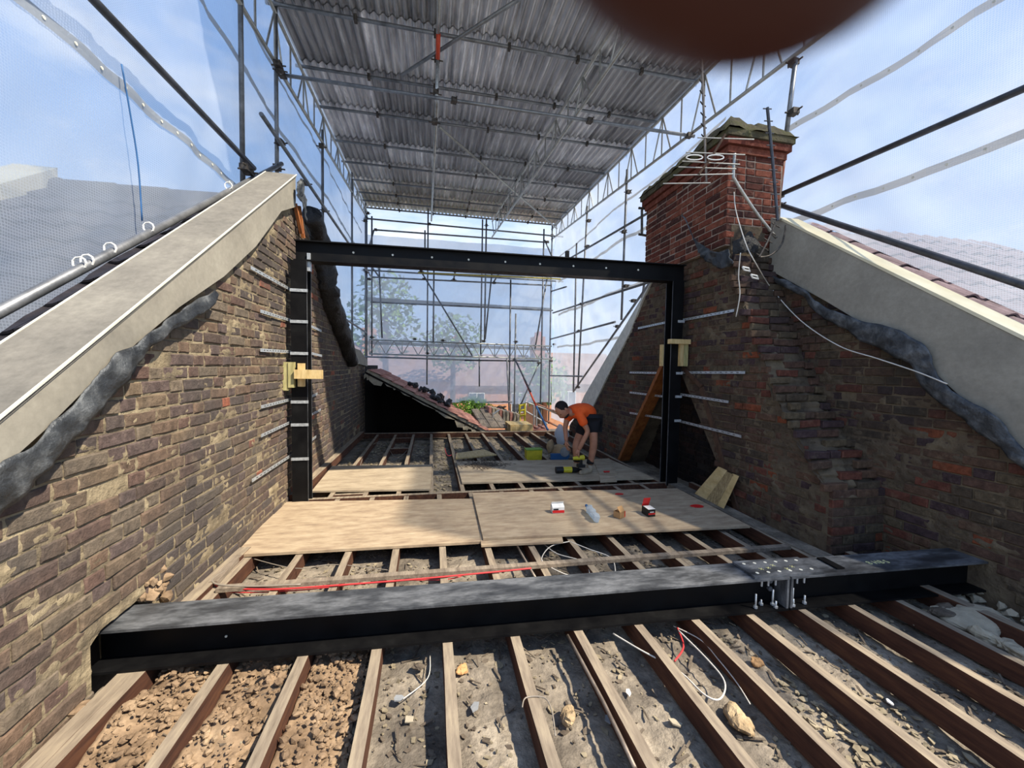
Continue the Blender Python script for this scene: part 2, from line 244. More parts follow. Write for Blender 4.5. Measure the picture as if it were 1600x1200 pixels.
# ------------------------------------------------------------------ mesh helpers
def basis(d):
    d = Vector(d).normalized(); a = Vector((0, 0, 1)) if abs(d.z) < .9 else Vector((1, 0, 0))
    x = d.cross(a).normalized(); return x, x.cross(d).normalized(), d
class MB:
    def __init__(s): s.v = []; s.f = []; s.t = []
    def add(s, vs, fs, tone=0.0):
        o = len(s.v); s.v += [tuple(p) for p in vs]; s.f += [tuple(i + o for i in f) for f in fs]
        s.t += (list(tone) if isinstance(tone, (list, tuple)) else [tone] * len(fs)); return s
    def box(s, lo, hi, tone=0.0, mat=None):
        x0, y0, z0 = lo; x1, y1, z1 = hi
        vs = [Vector(p) for p in [(x0, y0, z0), (x1, y0, z0), (x1, y1, z0), (x0, y1, z0), (x0, y0, z1), (x1, y0, z1), (x1, y1, z1), (x0, y1, z1)]]
        if mat: vs = [mat @ p for p in vs]
        return s.add(vs, [(0, 3, 2, 1), (4, 5, 6, 7), (0, 1, 5, 4), (1, 2, 6, 5), (2, 3, 7, 6), (3, 0, 4, 7)], tone)
    def bar(s, p0, p1, w, h, up=(0, 0, 1), n=1, jit=0, tones=None):
        """rectangular bar from p0 to p1; w sideways, h along up; runs centred"""
        p0 = Vector(p0); p1 = Vector(p1); d = (p1 - p0).normalized(); up = Vector(up); side = d.cross(up).normalized(); u = side.cross(d).normalized()
        vs = []; fs = []; tn = []
        for i in range(n + 1):
            c = p0.lerp(p1, i / n) + Vector((R.uniform(-jit, jit), 0, R.uniform(-jit, jit)))
            for a, b in ((-1, -1), (1, -1), (1, 1), (-1, 1)): vs.append(c + side * a * w / 2 + u * b * h / 2)
        for i in range(n):
            o = i * 4
            for k in range(4):
                fs.append((o + k, o + (k + 1) % 4, o + 4 + (k + 1) % 4, o + 4 + k)); tn.append(tones[k] if tones else 0)
        fs += [(0, 3, 2, 1), (n * 4, n * 4 + 1, n * 4 + 2, n * 4 + 3)]; tn += [0, 0]
        return s.add(vs, fs, tn)
    def tube(s, pts, r, seg=8, cap=True):
        pts = [Vector(p) for p in pts]; n = len(pts); vs = []; fs = []
        x = None
        for i, p in enumerate(pts):
            d = (pts[min(i + 1, n - 1)] - pts[max(i - 1, 0)]).normalized()
            if x is None: x, y, _ = basis(d)
            else: x = (x - d * x.dot(d)).normalized(); y = d.cross(x)
            y = d.cross(x).normalized()
            rr = r[i] if isinstance(r, (list, tuple)) else r
            for k in range(seg):
                a = 2 * math.pi * k / seg; vs.append(p + x * math.cos(a) * rr + y * math.sin(a) * rr)
        for i in range(n - 1):
            for k in range(seg):
                k2 = (k + 1) % seg; fs.append((i * seg + k, i * seg + k2, (i + 1) * seg + k2, (i + 1) * seg + k))
        if cap: fs += [tuple(range(seg))[::-1], tuple((n - 1) * seg + k for k in range(seg))]
        return s.add(vs, fs)
    def prism(s, poly, d, tone=0.0):
        """poly: list of 3D points, extruded by vector d"""
        poly = [Vector(p) for p in poly]; d = Vector(d); n = len(poly)
        vs = poly + [p + d for p in poly]
        fs = [tuple(range(n))[::-1], tuple(range(n, 2 * n))] + [(i, (i + 1) % n, (i + 1) % n + n, i + n) for i in range(n)]
        return s.add(vs, fs, tone)
    def rock(s, c, r, flatz=1, tone=0.0, rot=None):
        vs = []; ph = (1 + 5 ** .5) / 2
        for a, b, cc in ((-1, ph, 0), (1, ph, 0), (-1, -ph, 0), (1, -ph, 0), (0, -1, ph), (0, 1, ph), (0, -1, -ph), (0, 1, -ph), (ph, 0, -1), (ph, 0, 1), (-ph, 0, -1), (-ph, 0, 1)):
            k = R.uniform(.62, 1.1) / 1.9
            vs.append(Vector((a * k * r[0], b * k * r[1], cc * k * r[2])))
        q = Matrix.Rotation(R.uniform(0, 6.3), 3, 'Z') @ Matrix.Rotation(R.uniform(-.35, .35), 3, 'X') if rot is None else rot
        vs = [q @ v + Vector(c) for v in vs]
        fs = [(0, 11, 5), (0, 5, 1), (0, 1, 7), (0, 7, 10), (0, 10, 11), (1, 5, 9), (5, 11, 4), (11, 10, 2), (10, 7, 6), (7, 1, 8), (3, 9, 4), (3, 4, 2), (3, 2, 6), (3, 6, 8), (3, 8, 9), (4, 9, 5), (2, 4, 11), (6, 2, 10), (8, 6, 7), (9, 8, 1)]
        return s.add(vs, fs, tone)
    def lump(s, c, r):
        c = Vector(c); o = len(s.v); s.ell(c, r, 18, 12, Matrix.Rotation(R.uniform(0, 3), 3, 'Z') @ Matrix.Rotation(R.uniform(-.3, .3), 3, 'X')); k = .5 / max(r)
        for i in range(o, len(s.v)):
            p = Vector(s.v[i]); d = p - c; f = 1 + .75 * noise.noise(p * k * 1.6) + .35 * noise.noise(p * k * 5); s.v[i] = tuple(c + d * f)
        return s
    def chip(s, c, r, th, yaw, tilt):
        n = R.randint(4, 6); q = Matrix.Rotation(yaw, 3, 'Z') @ Matrix.Rotation(tilt, 3, 'X'); a0 = R.uniform(0, 6)
        pts = []
        for k in range(n):
            a = a0 + 2 * math.pi * k / n; rr = r * R.uniform(.6, 1.15); pts.append(Vector(c) + q @ Vector((math.cos(a) * rr, math.sin(a) * rr * .65, 0)))
        return s.prism(pts, q @ Vector((0, 0, th)))
    def grid(s, P, nu, nv):
        vs = [P(i / nu, j / nv) for j in range(nv + 1) for i in range(nu + 1)]
        fs = [(j * (nu + 1) + i, j * (nu + 1) + i + 1, (j + 1) * (nu + 1) + i + 1, (j + 1) * (nu + 1) + i) for j in range(nv) for i in range(nu)]
        return s.add(vs, fs)
    def ell(s, c, r, seg=12, rings=8, mat=None):
        vs = []; fs = []
        for j in range(rings + 1):
            t = math.pi * j / rings
            for i in range(seg):
                a = 2 * math.pi * i / seg; p = Vector((r[0] * math.sin(t) * math.cos(a), r[1] * math.sin(t) * math.sin(a), r[2] * math.cos(t)))
                vs.append(Vector(c) + ((mat @ p) if mat else p))
        for j in range(rings):
            for i in range(seg): fs.append((j * seg + i, (j + 1) * seg + i, (j + 1) * seg + (i + 1) % seg, j * seg + (i + 1) % seg))
        return s.add(vs, fs)
    def mesh(s, name, mat, smooth=False, uv=None):
        me = bpy.data.meshes.new(name); me.from_pydata(s.v, [], s.f); me.materials.append(mat if not isinstance(mat, str) else M[mat])
        a = me.attributes.new('tone', 'FLOAT', 'FACE'); a.data.foreach_set('value', s.t)
        if smooth: me.polygons.foreach_set('use_smooth', [True] * len(me.polygons))
        if uv:
            l = me.uv_layers.new(name='UVMap')
            for lp in me.loops: l.data[lp.index].uv = uv(Vector(s.v[lp.vertex_index]))
        me.validate(); me.update(); return me
    def build(s, name, mat, parent=None, smooth=False, uv=None, loc=None):
        if loc is not None:
            loc = Vector(loc); s.v = [tuple(Vector(p) - loc) for p in s.v]
        o = bpy.data.objects.new(name, s.mesh(name, mat, smooth, uv)); COL.objects.link(o)
        if loc is not None: o.location = loc
        if parent:
            o.parent = parent
            if loc is None: o.location = (-parent.location.x, -parent.location.y, -parent.location.z)
            else: o.location = loc - parent.location
        return o
def tag(o, label=None, cat=None, group=None, kind=None):
    if label: o['label'] = label
    if cat: o['category'] = cat
    if group: o['group'] = group
    if kind: o['kind'] = kind
    return o
def thing(name, label, cat, loc=(0, 0, 0), group=None):
    o = bpy.data.objects.new(name, None); COL.objects.link(o); o.location = loc; o.empty_display_size = .1
    return tag(o, label, cat, group)
def smooth_path(pts, k=6):
    pts = [Vector(p) for p in pts]; out = []
    for i in range(len(pts) - 1):
        a = pts[max(i - 1, 0)]; b = pts[i]; c = pts[i + 1]; d = pts[min(i + 2, len(pts) - 1)]
        for j in range(k):
            t = j / k; out.append(.5 * ((2 * b) + (c - a) * t + (2 * a - 5 * b + 4 * c - d) * t * t + (3 * b - a - 3 * c + d) * t ** 3))
    out.append(pts[-1]); return out
def inpoly(x, y, P):
    r = False; j = len(P) - 1
    for i in range(len(P)):
        if (P[i][1] > y) != (P[j][1] > y) and x < (P[j][0] - P[i][0]) * (y - P[i][1]) / (P[j][1] - P[i][1]) + P[i][0]: r = not r
        j = i
    return r
def nz(p, s=1.0): return noise.noise(Vector(p) * s)
# ------------------------------------------------------------------ brickwork
def brick_shape(L, h, proud=0.008, deep=.03, rr=R):
    """one worn brick face: local u 0..L, v 0..h, n outwards"""
    c = .006
    def j(a=.003): return rr.uniform(-a, a)
    fr = [(c + j(), c + j(), proud + j(.002)), (L / 2 + j(), c + j(.002), proud + j(.002)), (L - c + j(), c + j(), proud + j(.002)), (L - c + j(), h - c + j(), proud + j(.002)), (L / 2 + j(), h - c + j(.002), proud + j(.002)), (c + j(), h - c + j(), proud + j(.002))]
    mi = [(j(.002), j(.002), proud - .007), (L / 2, j(.003), proud - .007), (L + j(.002), j(.002), proud - .007), (L + j(.002), h + j(.002), proud - .007), (L / 2, h + j(.003), proud - .007), (j(.002), h + j(.002), proud - .007)]
    bk = [(x, y, -deep) for x, y, z in mi]
    vs = fr + mi + bk; fs = [(0, 1, 4, 5), (1, 2, 3, 4)]
    for a in (0, 6):
        for k in range(6): fs.append((a + 6 + k, a + 6 + (k + 1) % 6, a + (k + 1) % 6, a + k))
    return vs, fs
STR = []; HED = []
def brick_meshes(mat):
    out = {}
    for kind, L in (('s', .215), ('h', .103)):
        out[kind] = []
        for i in range(10):
            b = MB(); vs, fs = brick_shape(L, .064, .007 + R.uniform(-.004, .006)); b.add(vs, fs, i / 10.0); out[kind].append(b.mesh('brick', mat))
    return out
def brick_field(parent, origin, ud, nd, poly, mat, near, bond='flemish', maxind=290, gauge=.075, hole=None, v0=-.15, warp=0, drop=.012):
    """lay bricks on the plane origin + u*ud + v*Z inside poly [(u,v)]; nearest maxind are objects, the rest one joined part"""
    ud = Vector(ud).normalized(); nd = Vector(nd).normalized(); vd = nd.cross(ud)
    if vd.z < 0: vd = -vd
    us = [p[0] for p in poly]; vs_ = [p[1] for p in poly]; lst = []
    row = 0; v = v0
    while v < max(vs_):
        u = min(us) - .3 + (row % 2) * .056 + R.uniform(-.02, .02); k = row % 2
        if bond == 'fit':
            u = min(us); umax = max(us); kind = 'h' if row % 2 else 's'
            while u < umax - .03:
                L = .215 if kind == 's' else .103; f = min(1, (umax - u) / L)
                if inpoly(u + L * f / 2, v + .032, poly): lst.append((u, v + R.uniform(-.002, .002), kind, f))
                u += L + .01; kind = R.choice('ssh')
            v += gauge; row += 1; continue
        while u < max(us):
            kind = ('s' if k % 2 == 0 else 'h') if bond == 'flemish' else ('s' if (row % 3) else 'h')
            if R.random() < .1: kind = 'h' if kind == 's' else 's'
            L = .215 if kind == 's' else .103
            cu = u + L / 2; cv = v + .032
            e = .006
            if inpoly(cu, cv, poly) and inpoly(u + .02, cv, poly) and inpoly(u + L - .02, cv, poly) and not (hole and any(inpoly(cu, cv, h) for h in hole)) and R.random() > drop:
                lst.append((u, v + R.uniform(-.003, .003), kind, 1))
            u += L + .010; k += 1
        v += gauge; row += 1
    o3 = Vector(origin); nr = Vector(near)
    lst.sort(key=lambda q: (o3 + ud * q[0] + Vector((0, 0, 1)) * q[1] - nr).length)
    ms = brick_meshes(mat); M3 = Matrix([[ud[i], vd[i], nd[i]] for i in range(3)]).to_4x4()
    for (u, v, kind, fx) in lst[:maxind]:
        ob = bpy.data.objects.new('brick', R.choice(ms[kind])); COL.objects.link(ob); ob.parent = parent
        p = o3 + ud * u + vd * v + nd * (warp * nz((u, v, 3), 1.3))
        ob.matrix_local = Matrix.Translation(p) @ M3 @ Matrix.Rotation(R.uniform(-.012, .012) * (fx == 1), 4, 'Z') @ Matrix.Diagonal((fx, 1, 1, 1))
    rest = MB()
    for (u, v, kind, fx) in lst[maxind:]:
        L = .215 if kind == 's' else .103
        a, fs = brick_shape(L, .064, .007 + R.uniform(-.004, .006))
        rest.add([o3 + ud * (u + x) + vd * (v + y) + nd * (z + warp * nz((u, v, 3), 1.3)) for x, y, z in a], fs, R.random())
    if lst[maxind:]:
        ob = rest.build('distant_bricks', mat, parent); ob['kind'] = 'stuff'
def slab(origin, ud, nd, poly, th, mat, name, parent=None):
    ud = Vector(ud).normalized(); nd = Vector(nd).normalized(); vd = nd.cross(ud)
    if vd.z < 0: vd = -vd
    b = MB(); b.prism([Vector(origin) + ud * u + vd * v for u, v in poly], -nd * th); return b.build(name, mat, parent)
# ------------------------------------------------------------------ party wall, left
XL = -1.45
LW = [(.9, -.2), (1.99, -.2), (1.99, .20), (2.05, .235), (2.36, .245), (2.38, -.2), (9.2, -.2), (9.2, 1.42), (8.3, 1.45), (7.75, 1.5), (6.6, 2.1), (5.5, 2.78), (4.95, 3.1), (4.62, 3.15), (4.285, 2.93), (3.7, 2.45), (3.168, 2.06), (2.5, 1.66), (1.99, 1.33), (1.654, 1.08), (.9, .56)]
wl = slab((XL, 0, 0), (0, 1, 0), (1, 0, 0), LW, .34, 'mortar_left', 'wall_left'); wl['kind'] = 'structure'
hole_beam = [(1.98, -.05), (2.36, -.05), (2.36, .25), (2.28, .30), (2.0, .25)]
brick_field(wl, (XL, 0, 0), (0, 1, 0), (1, 0, 0), LW, M['brick_left'], (0, .6, 1.3), hole=[hole_beam])
def mortar_skin(parent, X, sgn, poly, y0, y1, z0, z1, mat, holes=(), step=.016, amp=.012, off=.001):
    b = MB(); ny = int((y1 - y0) / step); nz_ = int((z1 - z0) / step); idx = {}
    def vid(i, j):
        if (i, j) not in idx:
            y = y0 + i * step; z = z0 + j * step; k = (z + .2) / .075
            d = off + amp * nz((y, z * 1.3, X), 7) + amp * .7 * nz((y, z, X + 3), 24) + .0025 * math.cos(2 * math.pi * k)
            idx[(i, j)] = len(b.v); b.v.append((X + sgn * d, y, z))
        return idx[(i, j)]
    for i in range(ny):
        for j in range(nz_):
            y = y0 + (i + .5) * step; z = z0 + (j + .5) * step
            if inpoly(y, z, poly) and not any(inpoly(y, z, h) for h in holes): b.f.append((vid(i, j), vid(i + 1, j), vid(i + 1, j + 1), vid(i, j + 1))); b.t.append(0)
    return b.build('smeared_mortar', mat, parent, True)
mortar_skin(wl, XL, 1, LW, 1.2, 5.2, -.15, 2.9, 'mortar_left', amp=.009)
# broken brick edges round the beam pocket
pk = MB()
for i in range(22):
    pk.rock((XL + R.uniform(-.02, .035), R.uniform(2.30, 2.52), R.uniform(.14, .30)), (R.uniform(.015, .04),) * 3)
tag(pk.build('broken_mortar', 'rubble_tan', wl), kind='stuff')
# ------------------------------------------------------------------ party wall, right: plane wall, chimney breast, gable
XR = 3.63; XB = 3.12
RW = [(.9, -.35), (3.9, -.35), (3.9, 2.75), (3.80, 2.6), (3.0, 2.12), (2.283, 1.6), (1.729, 1.0), (.9, .2)]
wr = slab((XR, 0, 0), (0, 1, 0), (-1, 0, 0), RW, .34, 'mortar_right', 'wall_right'); wr['kind'] = 'structure'
hole_r = [(1.70, -.4), (2.16, -.4), (2.16, .22), (1.86, .22), (1.70, .05)]
brick_field(wr, (XR, 0, 0), (0, 1, 0), (-1, 0, 0), RW, M['brick_right'], (0, .6, 1), hole=[hole_r], warp=.02, v0=-.3)
mortar_skin(wr, XR, -1, RW, 1.3, 3.8, -.2, 2.5, 'mortar_right', [hole_r], amp=.016)
# chimney breast and gable behind it
BW = [(2.49, -.15), (2.49, .47), (2.99, 1.12), (3.59, 2.40), (3.69, 2.78), (3.69, 3.0), (5.28, 3.0), (5.26, 2.62), (5.95, 2.05), (7.1, 1.1), (8.5, .12), (8.5, -.15)]
TRI = [(4.74, 1.80), (3.32, -.2), (5.92, -.2)]
BWh = [(2.49, -.15), (2.49, .47), (2.99, 1.12), (3.59, 2.40), (3.69, 2.78), (3.69, 3.0), (4.74, 3.0), (4.74, 1.80), (3.36, -.15)]
BWh2 = [(5.88, -.15), (4.74, 1.80), (4.74, 3.0), (5.28, 3.0), (5.26, 2.62), (5.95, 2.05), (7.1, 1.1), (8.5, .12), (8.5, -.15)]
br = bpy.data.objects.new('wall_chimney_breast', None); COL.objects.link(br); br['kind'] = 'structure'
slab((XB, 0, 0), (0, 1, 0), (-1, 0, 0), BWh, .42, 'mortar_right', 'near_breast_core', br)
slab((XB, 0, 0), (0, 1, 0), (-1, 0, 0), BWh2, .42, 'mortar_right', 'far_breast_core', br)
TH = [(4.74, 1.84), (3.28, -.2), (5.96, -.2)]
brick_field(br, (XB, 0, 0), (0, 1, 0), (-1, 0, 0), BW, M['brick_right'], (1, 2, 1), hole=[TH], warp=.015)
mortar_skin(br, XB, -1, BW, 2.5, 5.0, -.12, 2.75, 'mortar_right', [TH], amp=.018)
# return face of the breast towards the viewer
fb = bpy.data.objects.new('wall_breast_return', None); COL.objects.link(fb); fb['kind'] = 'structure'
RF = [(XB, -.15), (XR, -.15), (XR, .5), (XB, .5)]
slab((0, 2.474, 0), (1, 0, 0), (0, -1, 0), [(XB - .006, -.15), (XR, -.15), (XR, .50), (XB - .006, .50)], .1, 'mortar_right', 'return_core', fb)
brick_field(fb, (0, 2.472, 0), (1, 0, 0), (0, -1, 0), [(XB - .008, -.15), (XR, -.15), (XR, .5), (XB - .008, .5)], M['brick_right'], (1, 1, 0), bond='fit')
# gathering over: rough sloping brick and mortar mass running up to the stack
prof = [(2.49, .45), (2.62, .66), (2.80, .86), (2.97, 1.12), (3.15, 1.42), (3.32, 1.80), (3.48, 2.12), (3.60, 2.44), (3.70, 2.80)]
def gather(u, v):
    t = v * (len(prof) - 1); i = min(int(t), len(prof) - 2); f = t - i
    y = prof[i][0] * (1 - f) + prof[i + 1][0] * f; z = prof[i][1] * (1 - f) + prof[i + 1][1] * f
    x = XB - .012 + u * (XR - XB + .03)
    st = .028 * ((z / .075) % 1.0)          # the courses step back one by one
    n = nz((x * 1.2, y, z), 5) * .04 + nz((x, y, z), 17) * .02
    e = .03 * math.sin(math.pi * u)
    return Vector((x + nz((y, z, x), 9) * .012, y - n - e + st, z + n * .5))
gm = MB(); gm.grid(gather, 22, 110); gm.build('gathered_slope', 'mortar_right', br, True)
gb = MB(); zz = .50; row = 0
def profy(z):
    for (ya, za), (yb, zb) in zip(prof, prof[1:]):
        if za <= z <= zb: return ya + (yb - ya) * (z - za) / (zb - za)
    return prof[-1][0]
while zz < 2.75:
    x = XB - .02 - R.uniform(0, .08); 
    while x < XR - .03:
        L = R.choice((.103, .215, .215)); L = min(L, XR + .02 - x)
        if R.random() > .22 and L > .05:
            vs, fs = brick_shape(L, .062, .004 + R.uniform(-.004, .012)); dy = R.uniform(-.012, .014); q = Matrix.Rotation(R.uniform(-.06, .06), 3, 'Y') @ Matrix.Rotation(R.uniform(-.08, .08), 3, 'Z')
            gb.add([Vector((x, profy(zz) - .026 + dy * .6, zz)) + q @ Vector((a, -c * 1.0, b_)) for a, b_, c in vs], [f[::-1] for f in fs], R.random())
        x += L + .01
    zz += .075; row += 1
tag(gb.build('gathered_bricks', M['brick_right'], br), kind='stuff')
# back of the A-shaped recess
bk = slab((3.48, 0, 0), (0, 1, 0), (-1, 0, 0), [(3.4, -.3), (6.0, -.3), (4.9, 1.82), (4.6, 1.82)], .06, 'mortar_recess_shade', 'recess_core', br)
rb = bpy.data.objects.new('wall_recess', None); COL.objects.link(rb); rb['kind'] = 'structure'
brick_field(rb, (3.475, 0, 0), (0, 1, 0), (-1, 0, 0), [(3.4, -.2), (5.95, -.2), (4.9, 1.8), (4.6, 1.8)], M['brick_recess_shade'], (3, 3, 0), maxind=240)
# timbers lining the recess
for (a, b, mt, w, nm, lb) in ((U(1048, 560, 0, XB - .03), U(974, 718, 0, XB - .03), 'wood_brown', .055, 'raking_timber', 'long brown timber leaning along the far edge of the A-shaped recess'),
                     (U(1060, 562, 0, XB + .02), U(1102, 604, 0, XB + .02), 'wood_dark', .05, 'raking_timber', 'short dark timber sloping down from the apex of the recess towards the viewer'),
                     (U(1102, 606, 0, XB + .03), U(1160, 806, 0, XB + .03), 'wood_dark', .06, 'raking_timber', 'dark timber leaning under the stepped near edge of the recess')):
    o = MB().bar(a, b, .18 if mt == 'wood_brown' else .12, w, up=Vector((0, b.z - a.z, a.y - b.y)).normalized(), n=6, jit=.002).build(nm, mt, loc=(a + b) / 2); tag(o, lb, 'timber')
# ------------------------------------------------------------------ chimney stack
st = thing('chimney_stack', 'red brick chimney stack with mossy cement cap above the right party wall', 'chimney', (3.4, 4.5, 2.8))
SX0, SX1, SY0, SY1 = 3.06, 3.74, 3.70, 5.30
MB().box((SX0, SY0, 2.78), (SX1, SY1, 3.92)).build('stack_core', 'mortar_red', st)
brick_field(st, Vector((0, SY0, 0)) - st.location, (1, 0, 0), (0, -1, 0), [(SX0 - .006, 2.78), (SX1 + .006, 2.78), (SX1 + .006, 3.74), (SX0 - .006, 3.74)], M['brick_red'], (-9, -9, 0), bond='fit', maxind=100, v0=2.79, drop=0)
brick_field(st, Vector((SX0, 0, 0)) - st.location, (0, 1, 0), (-1, 0, 0), [(SY0 - .006, 2.79), (SY1 + .006, 2.79), (SY1 + .006, 3.74), (SY0 - .006, 3.74)], M['brick_red'], (-9, -9, 0), bond='fit', maxind=190, v0=2.79, drop=0)
for k, (z0, z1, ex) in enumerate(((3.74, 3.81, .025), (3.815, 3.885, .055), (3.89, 3.96, .075))):
    vs = MB(); n = 7
    vs.box((SX0 - ex, SY0 - ex, z0), (SX1 + ex, SY1 + ex, z1)); vs.build('oversailing_course', M['brick_red'] if k < 2 else 'cap', st)
cap = MB()
def capf(u, v):
    x = SX0 - .09 + u * (SX1 - SX0 + .18); y = SY0 - .09 + v * (SY1 - SY0 + .18)
    e = min(u, 1 - u) * 4; e2 = min(v, 1 - v) * 8; h = .24 * min(1, e, e2) ** .6 if min(e, e2) > 0 else 0
    return Vector((x + nz((x, y, 1), 9) * .02, y + nz((x, y, 7), 9) * .03, 3.955 + h * (.85 + .5 * nz((x, y, 0), 4)) + .02 * nz((x, y, 5), 20)))
cap.grid(capf, 16, 34)
cap.build('cement_cap', 'cap', st, True)
# ------------------------------------------------------------------ copings
X0 = XL + .05
_a, _b = U(0, 655, 0, X0), U(462, 275, 0, X0)
def zl(y): return _a.z + (_b.z - _a.z) / (_b.y - _a.y) * (y - _a.y)
cp = thing('parapet_coping', 'grey rendered parapet coping sloping up the left party wall', 'coping', (XL, 3, 1.5))
_l = [U(x, y, 0, X0) for x, y in ((0, 735), (70, 672), (130, 612), (215, 535), (280, 480), (350, 432), (400, 385), (440, 330))]; low = [(.8, _l[0].z - .62)] + [(p.y, p.z) for p in _l] + [(4.55, 3.08)]
b = MB()
pol = [(X0, y, z) for y, z in low] + [(X0, 4.55, zl(4.55)), (X0, .8, zl(.8))]
b.prism(pol, (-.27, 0, 0)); b.build('rendered_face', 'render', cp)
MB().prism([(X0 + .004, .8, zl(.8) - .01), (X0 + .004, 4.56, zl(4.56) - .01), (X0 + .004, 4.56, zl(4.56) + .012), (X0 + .004, .8, zl(.8) + .012)], (-.29, 0, 0)).build('rendered_top', 'render_top_shade', cp)
for x in (X0 + .006, X0 - .286):
    MB().bar((x, .8, zl(.8) + .012), (x, 4.56, zl(4.56) + .012), .008, .008).build('corner_bead', 'bead', cp)
_c, _d = U(1600, 530, 0, XR - .05), U(1230, 348, 0, XR - .05)
def zr(y): return _c.z + (_d.z - _c.z) / (_d.y - _c.y) * (y - _c.y)
cr_ = thing('parapet_coping', 'deep grey rendered parapet face with sunlit cream top on the right', 'coping', (XR, 3, 1.5))
pol = [(XR - .05, .9, .30), (XR - .05, 1.729, .98), (XR - .05, 2.283, 1.58), (XR - .05, 3.0, 2.1), (XR - .05, 3.66, 2.55), (XR - .05, 3.66, zr(3.62)), (XR - .05, 3.5, zr(3.5)), (XR - .05, .9, zr(.9))]
MB().prism(pol, (.3, 0, 0)).build('rendered_face', 'render', cr_)
MB().prism([(XR - .055, .9, zr(.9) - .005), (XR - .055, 3.55, zr(3.55) - .005), (XR - .055, 3.55, zr(3.55) + .02), (XR - .055, .9, zr(.9) + .02)], (.24, 0, 0)).build('cream_top', 'coping_cream', cr_)
# far descending coping, right
fc = thing('parapet_coping', 'pale rendered coping sloping down beyond the chimney towards the street', 'coping', (XB, 6.4, 1.6))
pts = [U(1019, 437, 0, XB - .03), U(913, 618, 0, XB - .03), U(900, 648, 0, XB - .03), U(926, 636, 0, XB - .03), U(946, 594, 0, XB - .03), U(984, 520, 0, XB - .03), U(1003, 470, 0, XB - .03)]
MB().prism(pts, (.33, 0, 0)).build('rendered_face', 'bead', fc)
# remnant of coping far left
q = [U(546, 560, 0, XL + .05), U(562, 549, 0, XL + .05), U(585, 556, 0, XL + .05)]
fl = thing('coping_remnant', 'short pale piece of coping at the far end of the left wall', 'coping', (XL, 8, 1.5))
MB().prism([(XL + .06, 7.25, 1.50), (XL + .06, 7.5, 1.75), (XL + .06, 8.3, 1.72), (XL + .06, 9.2, 1.52), (XL + .06, 9.2, 1.40), (XL + .06, 8.2, 1.45), (XL + .06, 7.6, 1.44)], (-.4, 0, 0)).build('rendered_block', 'render', fl)
# ------------------------------------------------------------------ lead flashing, felt
def ribbon(path, w, side, out, amp, th=.004, nu=8, k=9, freq=9):
    P = smooth_path(path, k); n = len(P) - 1; ws = w if isinstance(w, (list, tuple)) else [w] * len(path)
    b = MB(); side = Vector(side).normalized(); out = Vector(out).normalized()
    def f(u, v):
        i = v * n; a = int(min(i, n - 1)); c = P[a].lerp(P[a + 1], i - a)
        wi = v * (len(ws) - 1); ia = int(min(wi, len(ws) - 2)); ww = ws[ia] * (1 - wi + ia) + ws[ia + 1] * (wi - ia)
        p = c + side * (u - .5) * ww + out * (.010 + math.sin(u * math.pi) * .010)
        d = nz(p, freq) * amp + nz(p, freq * 2.7) * amp * .45
        return p + out * (abs(d) * 1.2) + side * nz(p + Vector((5, 5, 5)), freq * .8) * amp * 1.2
    b.grid(f, nu, n); return b
def thick(o, t):
    m = o.modifiers.new('thickness', 'SOLIDIFY'); m.thickness = t; m.offset = 0; return o
pl = [U(x, y, 0, X0) for x, y in ((-170, 920), (-60, 810), (5, 760), (55, 712), (110, 660), (150, 610), (190, 572), (230, 530), (285, 492), (335, 462))]
o = ribbon(pl, [.12, .13, .14, .11, .12, .10, .12, .07, .09, .07], (0, -.6, .8), (1, 0, 0), .022).build('lead_flashing', 'lead', smooth=True)
tag(thick(o, .004), 'crumpled grey lead flashing hanging under the left rendered coping', 'flashing')
pr = [U(x, y, 0, XR - .07) for x, y in ((1185, 425), (1240, 448), (1290, 485), (1340, 512), (1400, 535), (1440, 560), (1462, 605), (1530, 650), (1600, 715), (1680, 790))]
o = ribbon(pr, [.03, .07, .09, .13, .18, .16, .12, .14, .10, .08], (0, -.6, .8), (-1, 0, 0), .024).build('lead_flashing', 'lead', smooth=True)
tag(thick(o, .004), 'crumpled dark lead flashing under the right rendered parapet face', 'flashing')
# lead apron curled at the foot of the stack
ap = [U(x, y, 0, XB - .12) for x, y in ((1070, 338), (1080, 358), (1092, 385), (1108, 398), (1128, 404), (1146, 402))]
o = ribbon(ap, [.16, .26, .30, .30, .24, .2], (0, .5, .85), (-1, 0, 0), .05, nu=8, freq=7).build('lead_apron', 'lead', smooth=True)
tag(thick(o, .005), 'loose grey lead apron peeling off the side of the chimney stack', 'flashing')
o = ribbon([Vector((3.10, 3.66, 2.72)), Vector((3.22, 3.58, 2.78)), Vector((3.36, 3.60, 2.70))], [.18, .22, .10], (0, 0, 1), (0, -1, 0), .06, freq=8).build('felt_scrap', 'felt', smooth=True)
tag(thick(o, .004), 'black torn felt scrap at the near corner of the chimney foot', 'felt')
# felt rolls on the left
ft = [U(x, y, 0, XL + .06) for x, y in ((486, 336), (498, 372), (505, 420), (512, 462), (526, 500), (540, 540), (550, 568))]
b = MB(); pth = smooth_path([Vector(p) for p in ft], 6); rad = [.10 + .05 * math.sin(math.pi * i / (len(pth) - 1)) + .035 * nz((i * .9, 2, 1)) for i in range(len(pth))]
b.tube(pth, rad, 16); b.v = [tuple(Vector(p) + Vector((nz(p, 9), nz((p[1], p[2], p[0]), 9), nz((p[2], p[0], p[1]), 9))) * .045) for p in b.v]
ru = thing('roofing_felt_roll', 'crumpled black roofing felt running down behind the left steel column', 'felt', ft[3])
b.build('felt_sheet', 'felt', ru, True)
MB().tube([U(484, 332, 0, XL + .02), U(490, 352, 0, XL + .03), U(497, 386, 0, XL + .04)], [.09, .1, .1], 10).build('rolled_end', 'felt', ru, True)
